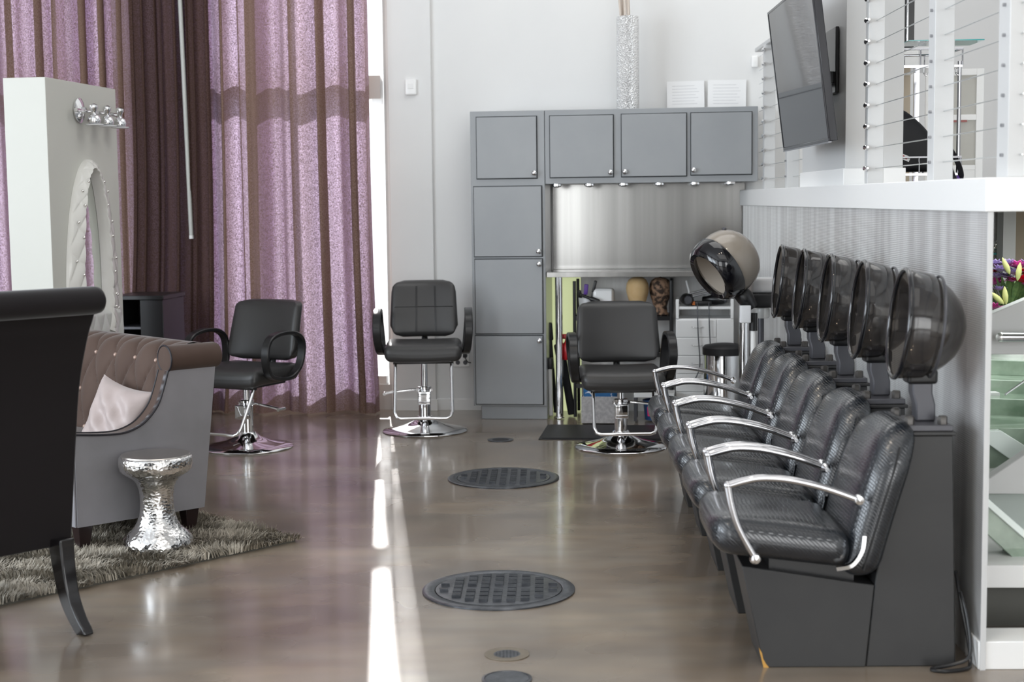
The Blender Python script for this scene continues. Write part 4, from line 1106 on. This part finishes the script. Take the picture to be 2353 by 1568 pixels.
for k in range(-3, 4):
    for j in range(-3, 4):
        if k * k + j * j < 12: g.box(k * .012 - .003, k * .012 + .003, j * .012 - .003, j * .012 + .003, .0030, .0046)
obj('grille', g, M['iron'], t)
p = AZ(1165, 1562)
t = thing('cleanout_cover', 'plain grey metal cleanout cover at the bottom edge of the floor', 'cover', (p.x, p.y, 0))
obj('ring', MB().lathe([(.082, .0004), (.082, .004), (.074, .0055), (.072, .003)], 48), M['iron'], t)
obj('plate', MB().lathe([(.071, .0004), (.071, .0042), (.001, .0046)], 48), M['iron'], t)
p = AZ(1150, 1012)
t = thing('far_floor_drain', 'small dark floor drain beyond the farther manhole cover', 'drain', (p.x, p.y, 0)); t.name = 'floor_drain'
obj('rim', MB().lathe([(.085, .0004), (.085, .004), (.06, .005), (.055, .003)], 40), M['iron'], t)
obj('grille', MB().lathe([(.054, .0004), (.054, .003), (.001, .0034)], 40), M['blackmat'], t)
# ------------------------------------------------------------------ curtains
def curtain(name, label, top0, top1, bot0, bot1, off, ridges, waves, mt_, ztop=4.3, zbot=.012, n=900, nz=26, seed=0, cat='curtain', puddle=.03):
    """cloth hung in folds: ridges = [(fraction, height, width)], waves = [(count, amplitude, phase)]"""
    rs = random.Random(seed)
    drift = [(rs.uniform(-.012, .012), rs.uniform(.8, 1.25)) for _ in ridges]
    def fn(u, v):
        z = zbot + (ztop - zbot) * v; k = (1 - v)
        t = max(0.0, min(1.0, (2.2 - z) / 2.2)); t = t * t
        a = top0 + (bot0 - top0) * t; b = top1 + (bot1 - top1) * t
        y = 0
        for c, am, ph in waves: y += am * sin(2 * pi * c * u + ph + .25 * sin(3 * k + ph)) * (.75 + .35 * k)
        du = 0
        for (c, h, w), (dr, gr) in zip(ridges, drift):
            d = (u - c - dr * k) / w
            g = math.exp(-d * d)
            y -= h * g * (.8 + .3 * k * gr)
            du += -2.4 * w * d * math.exp(-d * d) if h > .055 else 0
        flare = puddle * max(0, (.12 - z) / .12) ** 2
        return (a + (b - a) * (u + du), -off + y - flare, z)
    o = obj(name, MB().grid(fn, n, nz), mt_, sharp=180)
    o.location = wroot(0, 0); o.rotation_euler = (0, 0, RZW)
    return tag(o, label, cat, 'mauve brown floor length curtains')
def cu(px, py=460, off=.16): return wuz(px, py, off)[0]
a0, a1, b0, b1 = cu(446), cu(857, 0), cu(450, 900), cu(889, 900)
def fr(px): return (cu(px) - a0) / (cu(862) - a0)
ridges = [(fr(p), h, w / 416.0) for p, h, w in ((480, .06, 16), (526, .06, 9), (549, .06, 8), (592, .07, 24), (640, .05, 12), (679, .07, 18), (741, .07, 18), (776, .05, 9), (815, .06, 26), (855, .06, 10))]
curtain('curtain', 'wide sunlit mauve curtain between the dark folds and the bright window slit', a0, a1, b0, b1, .16, ridges, [(9, .056, .4), (4, .040, 1.2), (23, .014, .8)], M['curtain'], n=1500, seed=3)
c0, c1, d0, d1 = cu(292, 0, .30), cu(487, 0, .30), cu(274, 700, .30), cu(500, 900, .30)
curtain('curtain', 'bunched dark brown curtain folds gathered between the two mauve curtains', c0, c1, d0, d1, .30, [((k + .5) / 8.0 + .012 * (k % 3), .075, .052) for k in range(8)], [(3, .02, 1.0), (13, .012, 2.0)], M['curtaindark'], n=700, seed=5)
e0, e1 = cu(-560), cu(322)
curtain('curtain', 'sunlit mauve curtain behind the white divider and black chair', e0, e1, e0, cu(322), .15, [(.25, .08, .02), (.42, .08, .02), (.62, .08, .022), (.688, .07, .022), (.763, .07, .016), (.81, .07, .010), (.872, .07, .018), (.925, .07, .014), (.97, .07, .012)], [(19, .040, .4), (8, .03, 1.2)], M['curtain'], n=1500, seed=9)
wz = wuz(435, 545, .36)[1]
wd_ = thing('curtain_wand', 'pale straight curtain wand hanging among the dark folds', 'wand', wroot(cu(429, 200, .36), .36, wz), RZW)
wd_.rotation_euler = (0, R(-1.0), RZW)
obj('rod', MB().lathe([(.0155, 0), (.0155, 2.5)], 16), M['wand'], wd_)
obj('end_cap', MB().lathe([(.017, -.012), (.017, .012)], 16), M['white'], wd_)
trk = wthing('curtain_track', 'grey curtain track above the window curtains', 'track', 0, .2, 4.31)
obj('rail', MB().box(WX0, uL, -.12, .12, 0, .03), M['railwhite'], trk)

# ------------------------------------------------------------------ television on the column
tv = thing('television', 'large flat television tipped down on the white column', 'television', (1.456, 6.9, 1.802), QR)
TM = Matrix.Rotation(R(-7), 4, 'Y')
TL, TH_ = 1.302, .745
obj('housing', MB().at(TM).box(.004, .042, 0, TL, 0, TH_), M['tvframe'], tv, .004)
obj('screen', MB().at(TM).box(.001, .005, .012, TL - .012, .018, TH_ - .012), M['screen'], tv)
fm = MB().at(TM)
fm.box(-.002, .006, 0, TL, 0, .016); fm.box(-.002, .006, 0, TL, TH_ - .012, TH_); fm.box(-.002, .006, 0, .012, .016, TH_ - .012); fm.box(-.002, .006, TL - .012, TL, .016, TH_ - .012)
obj('bezel', fm, M['tvframe'], tv, .002)
obj('trim_strip', MB().at(TM).box(-.003, .012, .0, TL, -.006, .001), M['chromedk'], tv)
mn = MB(); mn.box(.168, .186, .74, 1.10, .27, .60); mn.box(.03, .17, .78, .82, .32, .38); mn.box(.03, .17, 1.02, 1.06, .32, .38); mn.box(-.02, .02, .76, .80, .24, .64); mn.box(-.02, .02, 1.04, 1.08, .24, .64)
obj('wall_mount', mn, M['black'], tv, .004)

# ------------------------------------------------------------------ cable railings on the platform
def qthing(name, label, cat, x, y, z, group=None):
    p = Matrix.Rotation(QR, 4, 'Z') @ Vector((x, y, 0)) + QO
    return thing(name, label, cat, (p.x, p.y, z), QR, group)
def railing(label, posts, ya, yb_, tens, zt_):
    t = qthing('cable_railing', label, 'railing', .105, 0, 1.606, 'cable railings on the white platform')
    for y, w, d in posts: obj('post', MB().box(-d / 2, d / 2, y - w / 2, y + w / 2, 0, zt_), M['railwhite'], t, .003)
    obj('handrail', MB().box(-.028, .028, ya - .02, yb_ + .02, zt_, zt_ + .028), M['railwhite'], t, .004)
    for k in range(10):
        z = .072 + .0955 * k
        c_ = obj('cable', MB().tube([(0, ya, z), (0, yb_, z)], .0024, 8), M['wire'], t)
        tn = MB().lathe([(.010, -.012), (.013, 0), (.013, .010), (.006, .018), (.005, .05)], 12, (0, tens + (-.0), z), axis='y')
        for i in range(len(tn.v)): v = tn.v[i]; tn.v[i] = (v[0] - .046, tens - (v[1] - tens), v[2])
        obj('tensioner', tn, M['chrome'], c_)
        for y, w, d in posts:
            if abs(y - tens) > .1: obj('grommet', MB().lathe([(.006, -.008), (.006, .008)], 8, (-d / 2 - .002, y - w * .1, z), axis='x'), M['chromedk'], c_)
    return t
railing('near cable railing of pale posts at the front of the white platform', [(2.16, .06, .075), (1.0, .095, .075), (.09, .12, .075)], 0.0, 2.16, 2.13, 1.03)
railing('far cable railing between the back wall and the television column', [(5.42, .07, .075), (4.46, .075, .075)], 3.94, 5.9, 5.38, .965)

# ------------------------------------------------------------------ things up on the platform
def up(px, y): return AY(px, 400, y).x
PZ = 1.606
cy = 8.1; x0, x1 = up(2020, cy), up(2200, cy)
ct = thing('chrome_cart', 'chrome wire cart on wheels up on the platform behind the railing', 'cart', (x0, cy, PZ), QR)
cw = x1 - x0; zl_, zh_ = AY(2160, 398, cy).z - PZ, AY(2160, 150, cy).z - PZ
for (x, y) in ((0, 0), (cw, 0), (0, .34), (cw, .34)):
    obj('post', MB().lathe([(.011, .055), (.011, zh_ + .02)], 14, (x, y, 0)), M['chromedk'], ct)
    obj('caster', MB().lathe([(.026, -.009), (.026, .009)], 16, (x, y, .028), axis='x'), M['purple'], ct)
for z, hgt in ((zl_, .085), (zh_, .085)):
    s_ = MB(); s_.box(-.012, cw + .012, -.012, .352, z - .012, z); obj('shelf', s_, M['chromedk'], ct)
    r_ = MB().tube([(-.012, -.012, z + hgt), (cw + .012, -.012, z + hgt), (cw + .012, .352, z + hgt), (-.012, .352, z + hgt)], .006, 8, closed=True)
    for q in range(5):
        x = -.012 + (cw + .024) * q / 4; r_.tube([(x, -.012, z), (x, -.012, z + hgt)], .004, 6); r_.tube([(x, .352, z), (x, .352, z + hgt)], .004, 6)
    obj('guard_rail', r_, M['chromedk'], ct)
for q in range(3):
    x = cw * (.55 + .2 * q); obj('hook', MB().tube([(x, 0, zh_ - .015), (x, .0, zh_ - .04), (x + .014, -.005, zh_ - .055), (x + .022, -.005, zh_ - .04)], .004, 6, smooth=3), M['chrome'], ct)
bg = thing('black_bag', 'slumped black nylon bag with a pale tag on the chrome cart', 'bag', (x0 + cw * .52, cy + .16, PZ + zl_ + .001), QR)
def bagf(x, y, z):
    q = (z + .16) / .32
    return (x * (1.05 - .55 * q * q) - .10 * q, y * (1 - .4 * q), z + .03 * sin(9 * x + 2) * q + .015 * cos(14 * y))
obj('body', MB().rbox((0, 0, .16), (.37, .26, .32), .07, 8, bagf), M['bag'], bg)
obj('strap', MB().sweep([(.10, -.11, .22), (.17, -.15, .12), (.21, -.19, .02), (.215, -.20, -.06), (.19, -.20, -.07), (.16, -.18, .02), (.13, -.14, .10)], [(-.003, -.014), (.003, -.014), (.003, .014), (-.003, .014)], smooth=5), M['bag'], bg)
tgm = MB().box(-.055, .055, -.001, .001, -.014, .014); to = obj('tag', tgm, M['paper'], bg); to.location = (-.095, -.131, .095); to.rotation_euler = (0, R(22), 0)
lt = MB()
for q in range(5): lt.box(-.043 + q * .018, -.032 + q * .018, -.0018, -.0009, -.006, .008)
lo_ = obj('tag_print', lt, M['red'], to)
# glass display top of the cart
q0 = AY(2178, 108, cy)
cd = thing('chrome_stand', 'small chrome stand holding a glass plate on top of the cart', 'stand', (q0.x, cy + .15, PZ + zh_ + .001), QR)
hq = AY(2178, 92, cy).z - PZ - zh_
obj('stem', MB().lathe([(.05, 0), (.05, .008), (.018, .012), (.018, hq - .006), (.04, hq - .003)], 20), M['chrome'], cd)
obj('glass_plate', MB().box(-.20, .20, -.14, .14, hq - .003, hq + .003), M['teal'], cd)
# white framed panel behind
fy = 9.5; f0, f1 = AY(2128, 160, fy), AY(2258, 160, fy)
wf = thing('white_framed_panel', 'white framed panel with a middle rail standing behind the cart', 'panel', (f0.x, fy, PZ), RZW)
fw, fh = f1.x - f0.x, f0.z - PZ
zm1, zm2 = AY(2200, 277, fy).z - PZ, AY(2200, 264, fy).z - PZ; zb1 = AY(2200, 380, fy).z - PZ
m_ = MB(); m_.box(0, .045, 0, .04, 0, fh); m_.box(fw - .045, fw, 0, .04, 0, fh); m_.box(.045, fw - .045, 0, .04, fh - .04, fh); m_.box(.045, fw - .045, 0, .04, zm1, zm2); m_.box(.045, fw - .045, 0, .04, zb1 - .03, zb1)
obj('frame', m_, M['white'], wf, .003)
obj('panel', MB().box(.045, fw - .045, .015, .025, zb1, fh - .04), mat('grey_panel', (.50, .49, .45), .5), wf)
obj('lower_panel', MB().box(.045, fw - .045, .008, .03, 0, zb1 - .03), M['white'], wf)
obj('red_strip', MB().box(.05, fw - .10, -.004, .0, zm1 - .012, zm1), mat('dull_red', (.35, .12, .11), .5), wf)
# tall dark shelving seen between the posts
dy = 9.0; g0, g1 = AY(2035, 110, dy), AY(2100, 110, dy)
ds = thing('dark_shelf_unit', 'tall dark shelf unit with chrome bars seen between the pale posts', 'shelf', (g0.x, dy, PZ), RZW)
dw_ = g1.x - g0.x; zz = g0.z - PZ
obj('body', MB().box(0, dw_, .02, .35, zz, 2.6), M['black'], ds, .003)
for q in range(3): obj('bar', MB().lathe([(.007, zz + .02), (.007, 2.58)], 10, (dw_ * (.35 + .2 * q), 0.008, 0)), M['chrome'], ds)
obj('lower_shelf', MB().box(-.1, dw_ + .02, .0, .35, zz - .14, zz - .02), M['white'], ds, .003)
obj('legs_panel', MB().box(-.1, dw_ + .02, .30, .35, 0, zz - .14), M['tan'], ds)
for x in (-.08, dw_): obj('leg', MB().box(x, x + .03, .0, .03, 0, zz - .14), M['chromedk'], ds)

# ------------------------------------------------------------------ glass stair seen past the end of the partition
def slab(px_pts, y, depth, name, mt_, parent, bevel=.003):
    P = [AY(a, b, y) for a, b in px_pts]
    return obj(name, MB().prism([(p.x, p.z) for p in P][::-1], y, y + depth), mt_, parent, bevel)
qstruct('trim_plinth', MB().box(-.006, 3.0, .0, .16, 0, .094), M['white'], .003)
str_ = thing('glass_stair', 'pale staircase with green glass treads past the end of the partition', 'stair', (0, 0, 0))
E_ = 2800
slab([(2256, 731), (E_, 502), (E_, 660), (2420, 815), (2256, 815)], 5.75, .06, 'upper_stringer', M['railwhite'], str_)
slab([(2256, 1112), (E_, 742), (E_, 900), (2520, 1136), (2256, 1136)], 5.45, .06, 'lower_stringer', M['railwhite'], str_)
for k, (ya, yb_, yd) in enumerate(((826, 862, 6.6), (872, 905, 6.4), (915, 962, 6.2), (968, 1000, 6.0))):
    tr_ = slab([(2256, ya), (E_, ya + 20), (E_, yb_ + 20), (2256, yb_)], yd, .28, 'tread', M['glassgreen'], str_, .004)
    slab([(2256, yb_), (E_, yb_ + 20), (E_, yb_ + 28), (2256, yb_ + 7)], yd - .01, .05, 'lit_edge', M['glassedge'], tr_, .002)
tr_ = slab([(2256, 985), (E_, 985), (E_, 1100), (2256, 1090)], 5.75, .30, 'tread', M['glassgreen'], str_)
slab([(2266, 992), (2300, 990), (2380, 1040), (2330, 1062), (2270, 1020)], 5.70, .045, 'lit_edge', M['glassedge'], tr_)  # pale slab paints in the lit patch on this tread
tr_ = slab([(2246, 1125), (2600, 1432), (2600, 1476), (2540, 1476), (2246, 1208)], 5.25, .10, 'tread', M['glassgreen'], str_)
slab([(2246, 1125), (2600, 1432), (2600, 1452), (2246, 1145)], 5.235, .02, 'lit_edge', M['glassedge'], tr_)
slab([(2310, 905), (E_, 560), (E_, 566), (2310, 911)], 5.85, .01, 'cable', M['wire'], str_)
slab([(2256, 1136), (E_, 1136), (E_, 1302), (2256, 1302)], 5.6, .45, 'riser', M['treadgrey'], str_)
slab([(2250, 1300), (E_, 1300), (E_, 1352), (2250, 1352)], 5.12, .90, 'bottom_step', M['white'], str_)
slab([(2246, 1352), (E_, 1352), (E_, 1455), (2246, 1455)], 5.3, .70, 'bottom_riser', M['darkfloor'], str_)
for sx in (2262, E_ - 30):
    q = AY(sx, 900, 6.35); obj('support', MB().box(q.x, q.x + .05, 6.3, 6.36, 0, q.z), M['railwhite'], str_)
hr = thing('handrail', 'short brushed steel handrail on the pale stair side', 'handrail', (0, 0, 0))
ha, hb = AY(2299, 775, 5.66), AY(E_, 775, 5.66)
obj('rail', MB().tube([tuple(ha), tuple(hb)], .018, 16), M['chromedk'], hr)
obj('end_cap', MB().sphere(tuple(ha), .0185, 10), M['chrome'], hr)
# behind the stair
p0, p1 = AY(2200, 500, 8.2), AY(2307, 500, 8.2)
struct('wall_tiled', MB().box(p0.x, p1.x, 8.2, 8.26, 0, 1.49), M['wallpaper'])
p2_ = AY(2335, 500, 7.9)
struct('column_stair', MB().box(AY(2306, 500, 7.9).x, p2_.x, 7.9, 8.0, 0, 1.49), M['railwhite'])
struct('wall_stair', MB().box(p2_.x, p2_.x + 1.6, 8.1, 8.16, 0, 1.49), M['tan'])
gs = thing('glass_shelf', 'teal glass shelf with crystal beads on the silver wall behind the flowers', 'shelf', (p0.x, 8.02, AY(2290, 586, 8.02).z))
obj('plate', MB().box(0, p1.x - p0.x, 0, .17, 0, .010), M['teal'], gs)
for q in range(6):
    pp = AY(2276 + q * 4.5, 588 - 2 - q * 8, 8.05); obj('bead', MB().sphere((pp.x - p0.x, .03, pp.z - gs.location.z), .012, 8), M['crystal'], gs)
# flowers
FY = 7.15
fb = AY(2318, 690, FY)
fl = thing('flower_bouquet', 'bouquet of lilac, pink and red flowers with lily buds above the stair side', 'flowers', (fb.x, FY, 0))
obj('vase', MB().lathe([(.07, 0), (.10, .03), (.11, .5), (.09, .8), (.10, .95), (.095, .95), (.08, .80), (.001, .78)], 28), M['whitegloss'], fl)
lf = MB(); rr_ = random.Random(4)
for k in range(70):
    a = rr_.uniform(0, 2 * pi); e = rr_.uniform(-.2, 1.2); d = Vector((cos(a) * cos(e), sin(a) * cos(e), sin(e)))
    b0_ = Vector((0, 0, .98)) + d * .04; tip = Vector((0, 0, 1.02)) + d * rr_.uniform(.14, .22); sd = d.cross(Vector((.3, .2, 1))).normalized() * .014; mid = (b0_ + tip) / 2 + Vector((0, 0, .015))
    lf.add([tuple(b0_), tuple(mid + sd), tuple(tip), tuple(mid - sd), tuple(mid + Vector((0, 0, .006)))], [(0, 1, 4), (1, 2, 4), (2, 3, 4), (3, 0, 4)])
obj('foliage', lf, M['leaf'], fl)
def blossom(c, r, mt_):
    mb = MB(); n = 9
    for ring, (tilt, sc_) in enumerate(((.35, 1.0), (.8, .8), (1.2, .55))):
        for k in range(n):
            a = 2 * pi * (k + .5 * ring) / n; dr = Vector((cos(a) * cos(tilt), sin(a) * cos(tilt), sin(tilt))); sd = Vector((-sin(a), cos(a), 0)) * r * .34 * sc_
            b_ = Vector(c); m1 = b_ + dr * r * .6 * sc_; tp = b_ + dr * r * sc_
            mb.add([tuple(b_), tuple(m1 + sd), tuple(tp), tuple(m1 - sd)], [(0, 1, 2, 3)])
    obj('blossom', mb, mt_, fl)
for (bx_, by_, r, k) in ((2284, 612, .05, 'lilac'), (2300, 625, .05, 'lilac'), (2316, 610, .045, 'lilac'), (2292, 640, .045, 'lilac'), (2330, 632, .05, 'lilac'), (2312, 640, .04, 'lilac'), (2284, 655, .06, 'magenta'), (2340, 618, .06, 'magenta'), (2326, 648, .035, 'magenta'), (2278, 628, .04, 'redpetal'), (2350, 650, .06, 'redpetal'), (2354, 632, .05, 'redpetal'), (2280, 712, .05, 'magenta'), (2365, 615, .06, 'lilac'), (2296, 668, .035, 'lilac'), (2370, 660, .05, 'magenta')):
    q = AY(bx_, by_, FY - .10 + .02 * (bx_ % 5)); blossom((q.x - fb.x, q.y - FY, q.z), r * 1.2, M[k])
for (bx_, by_, an) in ((2341, 625, 8), (2310, 680, -6), (2292, 686, -48), (2312, 612, -25)):
    q = AY(bx_, by_, FY - .17); mb = MB().at(Matrix.Translation(Vector((q.x - fb.x, q.y - FY, q.z))) @ Matrix.Rotation(R(an), 4, 'Y'))
    mb.lathe([(.002, -.042), (.011, -.025), (.014, .0), (.010, .025), (.002, .044)], 12); obj('bud', mb, M['bud'], fl)

# ------------------------------------------------------------------ light
def area(name, loc, rot, sx, sy, power, col=(1, 1, 1), spread=180):
    l = bpy.data.lights.new(name, 'AREA'); l.shape = 'RECTANGLE'; l.size = sx; l.size_y = sy; l.energy = power; l.color = col; l.spread = R(spread)
    o = bpy.data.objects.new(name, l); COL.objects.link(o); o.location = loc; o.rotation_euler = rot; return o
w = bpy.data.worlds.new('sky'); sc.world = w; w.use_nodes = True
bgn = w.node_tree.nodes['Background']; bgn.inputs['Color'].default_value = (.90, .95, 1.0, 1); bgn.inputs['Strength'].default_value = 3.0
sun = bpy.data.lights.new('sun', 'SUN'); sun.energy = 9.0; sun.angle = R(.8); sun.color = (1, .96, .92)
so = bpy.data.objects.new('sun', sun); COL.objects.link(so)
so.rotation_euler = Vector((.092, -1, -.50)).to_track_quat('-Z', 'Y').to_euler()
# daylight through the tall windows behind the camera, then added fill lamps without fixtures
area('left_window_light', (-6.35, 2.6, 2.2), (R(90), 0, R(-90)), 7.0, 2.6, 430, (.80, .90, 1.0))
area('rear_window_light', (3.25, -4.75, 2.3), (R(90), 0, 0), 4.8, 3.8, 205, (1.0, .98, .95))
area('rear_window_light', (-3.9, -4.75, 2.3), (R(90), 0, 0), 3.0, 3.8, 62, (1.0, .97, .91))
area('ceiling_fill_back', (1.4, 8.8, 4.95), (0, 0, 0), 4.2, 2.6, 75, (1, .99, .97))  # added fill for the back wall, the ceiling has no opening
area('ceiling_fill_front', (0.5, 2.5, 4.95), (0, 0, 0), 4.5, 4.0, 60, (1, .98, .95))  # overhead fill, likewise below a closed ceiling
area('platform_light', (3.6, 7.5, 4.95), (0, 0, 0), 2.0, 3.5, 12)
area('stair_fill', (2.6, 6.4, 1.45), (0, 0, 0), 1.2, 1.6, 22, (.95, 1, .98))  # lamp added to brighten the dark space under the slab
def spot(loc, tgt, power, size=50, col=(1, .86, .68)):
    l = bpy.data.lights.new('track_spot', 'SPOT'); l.energy = power; l.spot_size = R(size); l.spot_blend = .6; l.shadow_soft_size = .05; l.color = col
    o = bpy.data.objects.new('track_spot', l); COL.objects.link(o); o.location = loc; o.rotation_euler = (Vector(tgt) - Vector(loc)).to_track_quat('-Z', 'Y').to_euler()
for x, y in ((-.6, 3.0), (.4, 3.4), (-.3, 5.2), (.6, 5.6)): spot((x, y, 4.6), (x + .5, y + 1.6, .8), 45)

vs_ = sc.view_settings; vs_.view_transform = 'Standard'; vs_.look = 'None'; vs_.gamma = 1.0; vs_.use_curve_mapping = False; vs_.exposure = -0.12
sc.cycles.use_denoising = True
sc.cycles.max_bounces = 10; sc.cycles.transparent_max_bounces = 64; sc.cycles.caustics_reflective = False; sc.cycles.caustics_refractive = False
sc.cycles.sample_clamp_indirect = 6.0; sc.cycles.filter_width = 1.5
